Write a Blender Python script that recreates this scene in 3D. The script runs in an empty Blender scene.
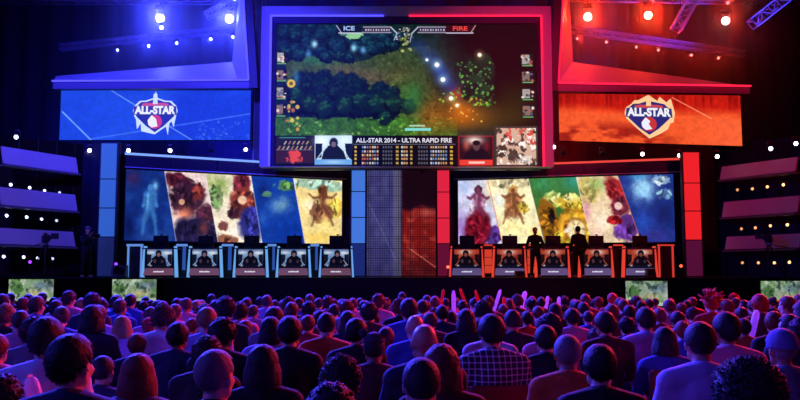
import bpy, bmesh, math, random
import numpy as np
from mathutils import Vector, Matrix, Euler, noise as mnoise

R = math.radians
PI = math.pi
SC = bpy.context.scene
COL = SC.collection
random.seed(11)
rng = np.random.default_rng(5)

# ------------------------------------------------------------------ camera
CAM_H = 1.6
TH = math.atan(73 / 800)
cam_d = bpy.data.cameras.new('camera')
cam = bpy.data.objects.new('camera', cam_d)
COL.objects.link(cam)
cam.location = (0, 0, CAM_H)
cam.rotation_euler = (PI / 2 + TH, 0, 0)
cam_d.sensor_width = 36
cam_d.lens = 36
cam_d.clip_end = 200
SC.camera = cam


def P(px, py, d):
    """point of the place seen at pixel (px,py) at distance Y=d"""
    a, b = px - 400.0, 200.0 - py
    vy = 800 * math.cos(TH) - b * math.sin(TH)
    vz = 800 * math.sin(TH) + b * math.cos(TH)
    t = d / vy
    return Vector((a * t, d, CAM_H + vz * t))


# ------------------------------------------------------------------ materials
def lin(c):
    return tuple((x / 255.0) / 12.92 if x / 255.0 <= 0.04045 else ((x / 255.0 + 0.055) / 1.055) ** 2.4 for x in c)


MC = {}


def mat(name, rgb=(128, 128, 128), rough=0.6, metal=0.0, bump=0.0, bscale=20.0, var=0.15, spec=0.5, objcol=False, emit=None, estr=1.0):
    if name in MC:
        return MC[name]
    m = bpy.data.materials.new(name)
    m.use_nodes = True
    nt = m.node_tree
    b = nt.nodes['Principled BSDF']
    b.inputs['Roughness'].default_value = rough
    b.inputs['Metallic'].default_value = metal
    b.inputs['Specular IOR Level'].default_value = spec
    tc = nt.nodes.new('ShaderNodeTexCoord')
    nz = nt.nodes.new('ShaderNodeTexNoise')
    nz.inputs['Scale'].default_value = bscale
    nz.inputs['Detail'].default_value = 3
    nt.links.new(tc.outputs['Object'], nz.inputs['Vector'])
    mr = nt.nodes.new('ShaderNodeMapRange')
    mr.inputs['To Min'].default_value = 1 - var
    mr.inputs['To Max'].default_value = 1 + var
    nt.links.new(nz.outputs['Fac'], mr.inputs['Value'])
    mul = nt.nodes.new('ShaderNodeVectorMath')
    mul.operation = 'SCALE'
    if objcol:
        oi = nt.nodes.new('ShaderNodeObjectInfo')
        nt.links.new(oi.outputs['Color'], mul.inputs[0])
    else:
        mul.inputs[0].default_value = lin(rgb)
    nt.links.new(mr.outputs['Result'], mul.inputs['Scale'])
    nt.links.new(mul.outputs['Vector'], b.inputs['Base Color'])
    if bump:
        bp = nt.nodes.new('ShaderNodeBump')
        bp.inputs['Strength'].default_value = bump
        bp.inputs['Distance'].default_value = 0.02
        nt.links.new(nz.outputs['Fac'], bp.inputs['Height'])
        nt.links.new(bp.outputs['Normal'], b.inputs['Normal'])
    if emit:
        b.inputs['Emission Color'].default_value = (*lin(emit), 1)
        b.inputs['Emission Strength'].default_value = estr
    MC[name] = m
    return m


def screen_mat(name, strength=1.0):
    if name in MC:
        return MC[name]
    m = bpy.data.materials.new(name)
    m.use_nodes = True
    nt = m.node_tree
    b = nt.nodes['Principled BSDF']
    b.inputs['Base Color'].default_value = (0.003, 0.003, 0.003, 1)
    b.inputs['Roughness'].default_value = 0.5
    b.inputs['Specular IOR Level'].default_value = 0.08
    a = nt.nodes.new('ShaderNodeVertexColor')
    a.layer_name = 'picture'
    nt.links.new(a.outputs['Color'], b.inputs['Emission Color'])
    b.inputs['Emission Strength'].default_value = strength
    MC[name] = m
    return m


def plaid_mat():
    m = bpy.data.materials.new('plaid_cloth')
    m.use_nodes = True
    nt = m.node_tree
    b = nt.nodes['Principled BSDF']
    b.inputs['Roughness'].default_value = 0.9
    tc = nt.nodes.new('ShaderNodeTexCoord')
    cols = []
    for ax in ('X', 'Z'):
        w = nt.nodes.new('ShaderNodeTexWave')
        w.wave_type = 'BANDS'
        w.bands_direction = ax
        w.inputs['Scale'].default_value = 7.6
        w.inputs['Distortion'].default_value = 0.4
        nt.links.new(tc.outputs['Object'], w.inputs['Vector'])
        cr = nt.nodes.new('ShaderNodeMapRange')
        cr.inputs['From Min'].default_value = 0.8
        cr.inputs['From Max'].default_value = 0.95
        nt.links.new(w.outputs['Fac'], cr.inputs['Value'])
        cols.append(cr)
    ad = nt.nodes.new('ShaderNodeMath')
    ad.operation = 'ADD'
    nt.links.new(cols[0].outputs['Result'], ad.inputs[0])
    nt.links.new(cols[1].outputs['Result'], ad.inputs[1])
    mx = nt.nodes.new('ShaderNodeMix')
    mx.data_type = 'RGBA'
    ml = nt.nodes.new('ShaderNodeMath')
    ml.operation = 'MULTIPLY'
    ml.inputs[1].default_value = 0.5
    nt.links.new(ad.outputs[0], ml.inputs[0])
    nt.links.new(ml.outputs[0], mx.inputs[0])
    mx.inputs[6].default_value = (0.012, 0.012, 0.03, 1)
    mx.inputs[7].default_value = (0.75, 0.72, 0.85, 1)
    nt.links.new(mx.outputs[2], b.inputs['Base Color'])
    return m


BLACK = mat('black_metal', (14, 14, 17), 0.45, 0.3)
DARK = mat('dark_panel', (26, 24, 34), 0.55)
SETGREY = mat('set_grey', (120, 118, 128), 0.55)
SETPALE = mat('set_pale', (205, 203, 212), 0.5)
CHROME = mat('steel', (150, 150, 155), 0.35, 0.9)
DRAPE = mat('drape', (60, 60, 66), 0.9, bump=0.3, bscale=2.0)
STAGEF = mat('stage_black', (16, 15, 20), 0.35, bump=0.05)
FLOORM = mat('floor_carpet', (20, 18, 24), 0.9, bump=0.2, bscale=30)
PLASTIC = mat('black_plastic', (18, 18, 20), 0.4)


def glow(name, rgb, s=1.0):
    return mat('glow_' + name, (30, 30, 30), 0.5, emit=rgb, estr=s, var=0.0)


# ------------------------------------------------------------------ mesh helpers
def link(o, parent=None):
    COL.objects.link(o)
    if parent is not None:
        o.parent = parent
    return o


def obj(name, bm, m, parent=None, smooth=False, loc=None):
    me = bpy.data.meshes.new(name)
    bm.normal_update()
    bm.to_mesh(me)
    bm.free()
    if m is not None:
        me.materials.append(m)
    if smooth:
        for p in me.polygons:
            p.use_smooth = True
    o = bpy.data.objects.new(name, me)
    link(o, parent)
    if loc is not None:
        o.location = loc
    return o


def tag(o, label=None, cat=None, group=None, kind=None):
    if label:
        o['label'] = label
    if cat:
        o['category'] = cat
    if group:
        o['group'] = group
    if kind:
        o['kind'] = kind
    return o


def thing(name, loc, label, cat, group=None, rz=0):
    o = bpy.data.objects.new(name, None)
    o.empty_display_size = 0.1
    link(o)
    o.location = loc
    o.rotation_euler = (0, 0, rz)
    return tag(o, label, cat, group)


def struct(name, bm, m):
    o = obj(name, bm, m)
    o['kind'] = 'structure'
    return o


def box(bm, c, s, rot=None, bevel=0.0):
    g = bmesh.ops.create_cube(bm, size=1.0)
    M = Matrix.Translation(c) @ (rot.to_4x4() if rot is not None else Matrix.Identity(4)) @ Matrix.Diagonal((*s, 1))
    bmesh.ops.transform(bm, matrix=M, verts=g['verts'])
    if bevel:
        es = list({e for v in g['verts'] for e in v.link_edges})
        bmesh.ops.bevel(bm, geom=es, offset=bevel, segments=2, affect='EDGES', profile=0.5)


def cyl(bm, a, b, r1, r2=None, n=12, caps=True):
    a, b = Vector(a), Vector(b)
    r2 = r1 if r2 is None else r2
    L = (b - a).length
    if L < 1e-6:
        return
    q = (b - a).to_track_quat('Z', 'Y').to_matrix().to_4x4()
    M = Matrix.Translation((a + b) / 2) @ q
    bmesh.ops.create_cone(bm, cap_ends=caps, segments=n, radius1=r1, radius2=r2, depth=L, matrix=M)


UNIT = {}


def ball(bm, c, r, u=14, v=10, s=(1, 1, 1), rot=None):
    M = Matrix.Translation(c) @ (rot.to_4x4() if rot is not None else Matrix.Identity(4)) @ Matrix.Diagonal((*s, 1))
    if (u, v) not in UNIT:
        t_ = bmesh.new(); bmesh.ops.create_uvsphere(t_, u_segments=u, v_segments=v, radius=1.0)
        UNIT[(u, v)] = bpy.data.meshes.new('unit'); t_.to_mesh(UNIT[(u, v)]); t_.free()
    me = UNIT[(u, v)].copy()
    me.transform(M @ Matrix.Scale(r, 4))
    bm.from_mesh(me)
    bpy.data.meshes.remove(me)


def hexa(bm, q0, q1):
    """solid between two quads of 4 points"""
    a = [bm.verts.new(p) for p in q0]
    b = [bm.verts.new(p) for p in q1]
    bm.faces.new(a[::-1])
    bm.faces.new(b)
    for i in range(4):
        j = (i + 1) % 4
        bm.faces.new((a[i], a[j], b[j], b[i]))


def slab(bm, pts, n, t):
    """polygon pts extruded by t along n (away from the viewer)"""
    off = Vector(n).normalized() * t
    a = [bm.verts.new(p) for p in pts]
    b = [bm.verts.new(Vector(p) + off) for p in pts]
    bm.faces.new(a)
    bm.faces.new(b[::-1])
    k = len(pts)
    for i in range(k):
        j = (i + 1) % k
        bm.faces.new((a[j], a[i], b[i], b[j]))


def new_mesh_from(o):
    dg = bpy.context.evaluated_depsgraph_get()
    dg.update()
    return bpy.data.meshes.new_from_object(o.evaluated_get(dg))


def remeshed(name, bm, voxel, smooth=4, mats=()):
    """fuse the pieces in bm into one continuous smooth skin"""
    me = bpy.data.meshes.new(name + '_raw')
    bm.to_mesh(me)
    bm.free()
    o = bpy.data.objects.new(name + '_raw', me)
    COL.objects.link(o)
    r = o.modifiers.new('r', 'REMESH')
    r.mode = 'VOXEL'
    r.voxel_size = voxel
    r.use_smooth_shade = True
    s = o.modifiers.new('s', 'SMOOTH')
    s.factor = 0.5
    s.iterations = smooth
    out = new_mesh_from(o)
    out.name = name
    bpy.data.objects.remove(o)
    bpy.data.meshes.remove(me)
    out.materials.clear()
    for m in mats:
        out.materials.append(m)
    for p in out.polygons:
        p.use_smooth = True
        p.material_index = 0
    return out


# ------------------------------------------------------------------ painted pictures for the screens
def vnoise(x, y, seed):
    xi, yi = np.floor(x).astype(np.int64), np.floor(y).astype(np.int64)
    fx, fy = x - xi, y - yi
    fx, fy = fx * fx * (3 - 2 * fx), fy * fy * (3 - 2 * fy)

    def h(a, b):
        n = (a * 374761393 + b * 668265263 + seed * 1442695041) & 0x7fffffff
        n = ((n ^ (n >> 13)) * 1274126177) & 0x7fffffff
        return ((n ^ (n >> 16)) & 0xffff) / 65535.0
    return (h(xi, yi) * (1 - fx) + h(xi + 1, yi) * fx) * (1 - fy) + (h(xi, yi + 1) * (1 - fx) + h(xi + 1, yi + 1) * fx) * fy


class Pic:
    """a picture in the units x0..x1 (to the right), y0..y1 (downwards); colours 0-255"""

    def __init__(s, x0, x1, y0, y1, k, base=(0, 0, 0)):
        s.b = (x0, x1, y0, y1)
        s.w, s.h = max(2, int((x1 - x0) * k) + 1), max(2, int((y1 - y0) * k) + 1)
        s.x, s.y = np.meshgrid(np.linspace(x0, x1, s.w), np.linspace(y0, y1, s.h))
        s.a = np.zeros((s.h, s.w, 3)) + np.array(base, float)
        s.seed = 1
        s.slack = 0.0
        s.u = None

    def noise(s, scale, seed=None, oct=3, sx=1, sy=1):
        if seed is None:
            s.seed += 1
            seed = s.seed
        t, amp, tot = 0, 1, 0
        for o in range(oct):
            t = t + amp * vnoise(s.x * sx / scale * 2 ** o + 100, s.y * sy / scale * 2 ** o + 100, seed + o * 7)
            tot += amp
            amp *= 0.55
        return t / tot

    def mix(s, m, c):
        m = np.clip(m, 0, 1)[..., None]
        s.a = s.a * (1 - m) + np.array(c, float) * m
        return s

    def inside(s, pts):
        m = np.zeros(s.x.shape, bool)
        n = len(pts)
        for i in range(n):
            (xa, ya), (xb, yb) = pts[i], pts[(i + 1) % n]
            if ya == yb:
                continue
            c = ((ya > s.y) != (yb > s.y)) & (s.x < (xb - xa) * (s.y - ya) / (yb - ya) + xa)
            m ^= c
        return m

    def poly(s, pts, c, a=1.0):
        return s.mix(s.inside(pts) * a, c)

    def rect(s, xa, xb, ya, yb, c, a=1.0):
        return s.mix(((s.x >= xa) & (s.x <= xb) & (s.y >= ya) & (s.y <= yb)) * a, c)

    def blob(s, x, y, rx, ry, c, a=1.0, hard=1.0, ang=0, rough=0.0, within=None):
        ca, sa = math.cos(R(ang)), math.sin(R(ang))
        ext = max(rx, ry) * (1.9 if hard > 0.4 else 2.2) + s.slack
        x0, x1, y0, y1 = s.b
        i0 = max(0, int((x - ext - x0) / (x1 - x0) * s.w)); i1 = min(s.w, int((x + ext - x0) / (x1 - x0) * s.w) + 2)
        j0 = max(0, int((y - ext - y0) / (y1 - y0) * s.h)); j1 = min(s.h, int((y + ext - y0) / (y1 - y0) * s.h) + 2)
        if i1 <= i0 or j1 <= j0:
            return s
        sl = (slice(j0, j1), slice(i0, i1))
        X, Y = s.x[sl], s.y[sl]
        u = ((X - x) * ca + (Y - y) * sa) / rx
        v = (-(X - x) * sa + (Y - y) * ca) / ry
        r = np.sqrt(u * u + v * v)
        if rough:
            s.seed += 1
            k = max(rx, ry) * 0.42
            nn = 0.6 * vnoise(X / k + 50, Y / k + 50, s.seed) + 0.4 * vnoise(X * 2.4 / k + 50, Y * 2.4 / k + 50, s.seed + 3)
            r = r + (nn - 0.5) * rough * 1.5
        m = np.clip((1.15 - r) * 3.5, 0, 1) if hard > 0.4 else np.clip(np.exp(-r * r * 1.5) - 0.002, 0, 1)
        if within is not None:
            m = m * within[sl]
        m = np.clip(m * a, 0, 1)[..., None]
        s.a[sl] = s.a[sl] * (1 - m) + np.array(c, float) * m
        return s

    def line(s, xa, ya, xb, yb, w, c, a=1.0):
        dx, dy = xb - xa, yb - ya
        L2 = dx * dx + dy * dy
        t = np.clip(((s.x - xa) * dx + (s.y - ya) * dy) / L2, 0, 1)
        d = np.hypot(s.x - xa - t * dx, s.y - ya - t * dy)
        return s.mix(np.clip(1.2 - d / w, 0, 1) * a, c)

    def grad(s, c0, c1, vertical=True):
        t = (s.y - s.b[2]) / (s.b[3] - s.b[2]) if vertical else (s.x - s.b[0]) / (s.b[1] - s.b[0])
        s.a = np.array(c0, float) * (1 - t[..., None]) + np.array(c1, float) * t[..., None]
        return s

    def grain(s, scale, amt, seed=None):
        n = s.noise(scale, seed)
        s.a = s.a * (1 + (n[..., None] - 0.5) * 2 * amt)
        return s

    def specks(s, n, box_, r, cols, a=0.8):
        for _ in range(n):
            x = random.uniform(box_[0], box_[1])
            y = random.uniform(box_[2], box_[3])
            rr = r * random.uniform(0.6, 1.4)
            s.blob(x, y, rr, rr * random.uniform(0.6, 1.2), random.choice(cols), a)
        return s


def picture_mesh(name, pic, tl, tr, br, bl, m, parent=None, thick=0.0):
    """the picture shown on a flat panel with the four given corners (viewer side)"""
    H, W = pic.h, pic.w
    u = np.linspace(0, 1, W)[None, :, None] if pic.u is None else pic.u[None, :, None]
    v = np.linspace(0, 1, H)[:, None, None]
    tl, tr, br, bl = [np.array(p, float)[None, None, :] for p in (tl, tr, br, bl)]
    co = (tl * (1 - u) + tr * u) * (1 - v) + (bl * (1 - u) + br * u) * v
    co = co.reshape(-1, 3)
    i = np.arange(H - 1)[:, None] * W + np.arange(W - 1)[None, :]
    f = np.stack([i, i + W, i + W + 1, i + 1], -1).reshape(-1, 4)
    me = bpy.data.meshes.new(name)
    me.vertices.add(len(co))
    me.vertices.foreach_set('co', co.astype(np.float32).ravel())
    me.loops.add(f.size)
    me.loops.foreach_set('vertex_index', f.astype(np.int32).ravel())
    me.polygons.add(len(f))
    me.polygons.foreach_set('loop_start', (np.arange(len(f)) * 4).astype(np.int32))
    me.polygons.foreach_set('loop_total', np.full(len(f), 4, np.int32))
    me.update(calc_edges=True)
    at = me.color_attributes.new('picture', 'FLOAT_COLOR', 'POINT')
    c = np.clip(pic.a, 0, 255).reshape(-1, 3) / 255.0
    c = np.where(c <= 0.04045, c / 12.92, ((c + 0.055) / 1.055) ** 2.4)
    c = np.concatenate([c, np.ones((len(c), 1))], 1).astype(np.float32)
    at.data.foreach_set('color', c.ravel())
    me.materials.append(m)
    o = bpy.data.objects.new(name, me)
    return link(o, parent)


def text_mesh(name, s, size, m, origin, right, up, parent=None, bold=0.0, shear=0.0, ext=0.004, width=None, align='CENTER'):
    cu = bpy.data.curves.new(name, 'FONT')
    cu.body = s
    cu.size = size
    cu.align_x = align
    cu.align_y = 'CENTER'
    cu.extrude = ext
    cu.offset = bold
    cu.shear = shear
    t = bpy.data.objects.new(name + '_tmp', cu)
    COL.objects.link(t)
    me = new_mesh_from(t)
    bpy.data.objects.remove(t)
    me.materials.clear()
    me.materials.append(m)
    o = bpy.data.objects.new(name, me)
    link(o, parent)
    right, up = Vector(right).normalized(), Vector(up).normalized()
    n = right.cross(up)
    sx = 1.0
    if width:
        xs = [v.co.x for v in me.vertices]
        sx = width / (max(xs) - min(xs))
    M = Matrix((right, up, n)).transposed().to_4x4() @ Matrix.Diagonal((sx, 1, 1, 1))
    me.transform(M)
    o.location = origin
    return o


# ================================================================== THE HALL
ST = 1.45            # stage height
SY = 27.0            # stage front
bm = bmesh.new(); box(bm, (0, 20, -0.05), (60, 60, 0.1)); struct('floor', bm, FLOORM)
bm = bmesh.new()
# pleated drape at the back: a folded wall
for (nm, xa, xb) in (('wall_back', -30, 30),):
    bm = bmesh.new()
    n = 240
    pr = []
    for i in range(n + 1):
        x = xa + (xb - xa) * i / n
        y = 41 + 0.18 * math.sin(i * 1.3) + 0.07 * math.sin(i * 0.37)
        pr.append((bm.verts.new((x, y, 0)), bm.verts.new((x, y, 19))))
    for i in range(n):
        bm.faces.new((pr[i][0], pr[i + 1][0], pr[i + 1][1], pr[i][1]))
    o = struct(nm, bm, DRAPE)
    for p in o.data.polygons:
        p.use_smooth = True
bm = bmesh.new(); box(bm, (-30, 20, 9.5), (0.3, 60, 19)); struct('wall_left', bm, DRAPE)
bm = bmesh.new(); box(bm, (30, 20, 9.5), (0.3, 60, 19)); struct('wall_right', bm, DRAPE)
bm = bmesh.new(); box(bm, (0, -10, 9.5), (60, 0.3, 19)); struct('wall_rear', bm, DRAPE)
bm = bmesh.new(); box(bm, (0, 16, 19.1), (60.6, 52, 0.2)); struct('ceiling', bm, BLACK)

# stage
bm = bmesh.new()
box(bm, (0, SY + 6.5, ST / 2), (44, 13, ST))
o = struct('stage', bm, STAGEF)
bm = bmesh.new()
box(bm, (0, SY - 0.03, ST - 0.03), (44, 0.06, 0.05), bevel=0.01)
for i in range(22):
    box(bm, (-21 + 2 * i, SY - 0.02, 0.7), (0.03, 0.04, 1.38))
o = struct('trim_1', bm, DARK)

# ------------------------------------------------------------------ splash screens left and right
SCR = screen_mat('led_picture', 1.15)
ART = screen_mat('led_artwork', 1.15)
SZ0, SZ1 = 2.77, 5.47


def line_pt(L, px, z):
    """point on a vertical wall line L = ((px,d),(px,d)) at photo column px and height z"""
    A = P(L[0][0], 273, L[0][1]); B = P(L[1][0], 273, L[1][1])
    k = (px - 400) / 800 * 1.0
    # X = k' * Y  with the column's slope at eye height
    ka = A.x / A.y
    s = P(px, 273, 1.0).x
    t = (s * A.y - A.x) / ((B.x - A.x) - s * (B.y - A.y))
    return Vector((A.x + (B.x - A.x) * t, A.y + (B.y - A.y) * t, z))


LL = ((122, 29.5), (342, 33.3))
LR = ((458, 33.3), (677, 30.96))


def slant_mask(pc, a, b, ybot=245.0, ytop=172.0):
    (xt0, xb0), (xt1, xb1) = a, b
    t = (pc.y - ytop) / (ybot - ytop)
    return ((pc.x >= xt0 + (xb0 - xt0) * t) & (pc.x < xt1 + (xb1 - xt1) * t)).astype(float)


def wrap_on_wall(p, L):
    """rows and columns of the picture follow the angled wall"""
    A, B = line_pt(L, p.b[0], 0), line_pt(L, p.b[1], 0)
    us, x = [], p.x[0]
    for i in range(p.w):
        q = line_pt(L, float(x[i]), 0)
        us.append((q.x - A.x) / (B.x - A.x))
        y1, y0 = 273 - (SZ1 - CAM_H) * 800 / q.y, 273 - (SZ0 - CAM_H) * 800 / q.y
        p.y[:, i] = np.linspace(y1, y0, p.h)
    p.u = np.array(us)
    p.slack = 9.0


def figure(p, x, y, h, c, arms=0.6, stance=0.12, within=None, hi=None):
    """a plain standing figure: head, trunk, two arms, two legs"""
    def ln(xa, ya, xb, yb, w_, cc=c):
        for k in range(12):
            t_ = k / 11
            p.blob(xa + (xb - xa) * t_, ya + (yb - ya) * t_, w_ * 1.1, w_ * 1.1, cc, 0.42, 0.3, within=within)
    p.blob(x, y + h * 0.07, h * 0.055, h * 0.07, c, 0.95, 1, within=within)
    ln(x, y + h * 0.17, x, y + h * 0.5, h * 0.085)
    ln(x - h * 0.1, y + h * 0.2, x + h * 0.1, y + h * 0.2, h * 0.05)
    for s_ in (-1, 1):
        ln(x + s_ * h * 0.1, y + h * 0.2, x + s_ * h * (0.1 + 0.2 * arms), y + h * (0.42 - 0.25 * arms), h * 0.035)
        ln(x + s_ * h * (0.1 + 0.2 * arms), y + h * (0.42 - 0.25 * arms), x + s_ * h * (0.1 + 0.36 * arms), y + h * (0.5 - 0.5 * arms), h * 0.03)
        ln(x + s_ * h * 0.05, y + h * 0.5, x + s_ * h * (0.06 + stance), y + h * 0.76, h * 0.05)
        ln(x + s_ * h * (0.06 + stance), y + h * 0.76, x + s_ * h * (0.06 + stance * 1.6), y + h, h * 0.035)
    if hi:
        ln(x - h * 0.04, y + h * 0.2, x - h * 0.05, y + h * 0.48, h * 0.025, hi)


def painterly(p):
    """blobs whose inside carries lighter and darker strokes"""
    def b(x, y, rx, ry, c, a=1.0, hard=1.0, ang=0, rough=0.0, within=None):
        p.blob(x, y, rx, ry, c, a, hard, ang, rough * 0.75, within)
        if hard > 0.4 and max(rx, ry) >= 6:
            for _ in range(int(6 + rx * ry / 14)):
                t_, r_ = random.uniform(0, 2 * PI), random.uniform(0.1, 0.95)
                k = random.choice((0.45, 0.6, 0.75, 1.3, 1.6))
                cc = [min(250, v * k + (14 if k > 1 else 0)) for v in c]
                p.blob(x + math.cos(t_) * rx * r_, y + math.sin(t_) * ry * r_, random.uniform(0.8, 2.2), random.uniform(2, 5), cc, 0.7, 1, random.uniform(-70, 70), 0.3, within)
    return b


def paint_left():
    p = Pic(122, 342, 168, 245, 1.6, (20, 50, 130))
    wrap_on_wall(p, LL)
    E = [(100, 100), (162, 176), (203, 218), (248.5, 262), (291, 305), (400, 400)]
    M = [slant_mask(p, E[i], E[i + 1]) for i in range(5)]
    n1 = p.noise(14)
    p.mix(M[0] * 1.0, (22, 52, 128)); p.mix(M[0] * np.clip(n1 * 2 - 0.9, 0, 1) * 0.6, (50, 100, 190))
    b = painterly(p)
    b(130, 178, 9, 10, (90, 35, 80), 0.6, 0.3, within=M[0]); b(127, 226, 8, 14, (14, 25, 90), 0.8, 0.3, within=M[0])
    b(147, 205, 6, 22, (75, 130, 190), 0.7, 0.3, ang=8, within=M[0], rough=0.5); b(153, 186, 3.5, 6, (150, 215, 240), 0.8, 0.3, within=M[0])
    b(146, 228, 9, 6, (30, 70, 150), 0.7, 0.3, within=M[0]); b(155, 238, 20, 8, (80, 120, 190), 0.35, 0.3, within=M[0])
    figure(p, 148, 184, 50, (70, 128, 190), 0.1, 0.05, M[0], (140, 205, 235))
    # second
    p.mix(M[1], (225, 205, 200)); b(176, 181, 15, 8, (84, 26, 42), 0.97, 1, ang=20, within=M[1], rough=0.5)
    b(186, 198, 18, 17, (66, 34, 56), 0.97, 1, rough=0.5, within=M[1]); b(196, 192, 6, 9, (120, 50, 45), 0.9, 1, rough=0.6, within=M[1])
    b(183, 214, 9, 8, (235, 140, 110), 0.9, 0.3, within=M[1]); b(205, 214, 12, 9, (70, 30, 50), 0.9, 1, rough=0.6, within=M[1])
    b(194, 234, 26, 16, (36, 30, 72), 0.97, 1, rough=0.4, within=M[1]); b(203, 228, 6, 10, (150, 75, 70), 0.7, 0.3, within=M[1])
    b(180, 202, 3, 3, (240, 190, 150), 0.8, 1, within=M[1])
    # third
    p.mix(M[2], (238, 226, 205)); b(214, 186, 14, 14, (148, 170, 92), 0.95, 0.3, within=M[2], rough=0.8)
    b(212, 198, 8, 12, (90, 120, 70), 0.6, 1, within=M[2], rough=0.9)
    b(240, 183, 9, 11, (120, 40, 52), 0.95, 1, within=M[2], rough=0.4); b(242, 204, 14, 17, (134, 62, 50), 0.97, 1, within=M[2], rough=0.4)
    b(241, 200, 4.5, 4.5, (235, 200, 170), 0.9, 1, within=M[2]); b(251, 224, 14, 18, (48, 50, 132), 0.97, 1, within=M[2], rough=0.4)
    b(232, 214, 6, 5, (70, 35, 50), 0.9, 1, within=M[2], rough=0.5); b(222, 226, 5, 5, (110, 45, 50), 0.8, 1, within=M[2], rough=0.5)
    b(226, 240, 11, 5, (130, 70, 50), 0.8, 1, within=M[2], rough=0.6); b(234, 232, 7, 6, (250, 245, 235), 0.8, 0.3, within=M[2])
    # fourth
    p.mix(M[3], (24, 70, 165)); b(262, 190, 7, 14, (16, 40, 110), 0.8, 0.3, within=M[3]); b(280, 205, 12, 9, (150, 190, 200), 0.75, 0.3, ang=-25, within=M[3], rough=0.5)
    b(284, 186, 9, 5, (110, 160, 90), 0.7, 1, rough=0.9, within=M[3]); b(266, 194, 5, 3, (120, 170, 110), 0.7, 1, rough=0.9, within=M[3])
    b(290, 232, 18, 14, (14, 60, 160), 0.8, 0.3, within=M[3]); b(262, 218, 5, 8, (70, 120, 190), 0.5, 0.3, within=M[3])
    # fifth
    p.mix(M[4], (236, 214, 150)); b(318, 184, 30, 6, (150, 190, 175), 0.8, 1, ang=8, within=M[4], rough=0.6)
    b(310, 176, 18, 4, (240, 220, 190), 0.9, 0.3, within=M[4]); b(334, 208, 8, 10, (240, 200, 90), 0.9, 1, rough=0.8, within=M[4])
    b(309, 205, 8, 7, (255, 244, 215), 0.9, 0.3, within=M[4]); b(322, 192, 4.5, 7, (150, 90, 60), 0.95, 1, rough=0.4, within=M[4])
    b(321, 212, 11, 10, (130, 85, 62), 0.9, 1, rough=0.8, within=M[4]); b(325, 222, 7, 7, (250, 225, 140), 0.9, 0.3, within=M[4])
    b(318, 238, 20, 7, (238, 205, 105), 0.8, 0.3, within=M[4])
    figure(p, 322, 190, 36, (118, 72, 52), 0.8, 0.15, M[4], (200, 140, 90))
    p.grain(5, 0.12); p.grain(1.6, 0.1)
    for e in E[1:5]:
        p.line(e[0], 172, e[1], 245, 0.55, (235, 230, 240), 0.55)
    return p


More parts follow.
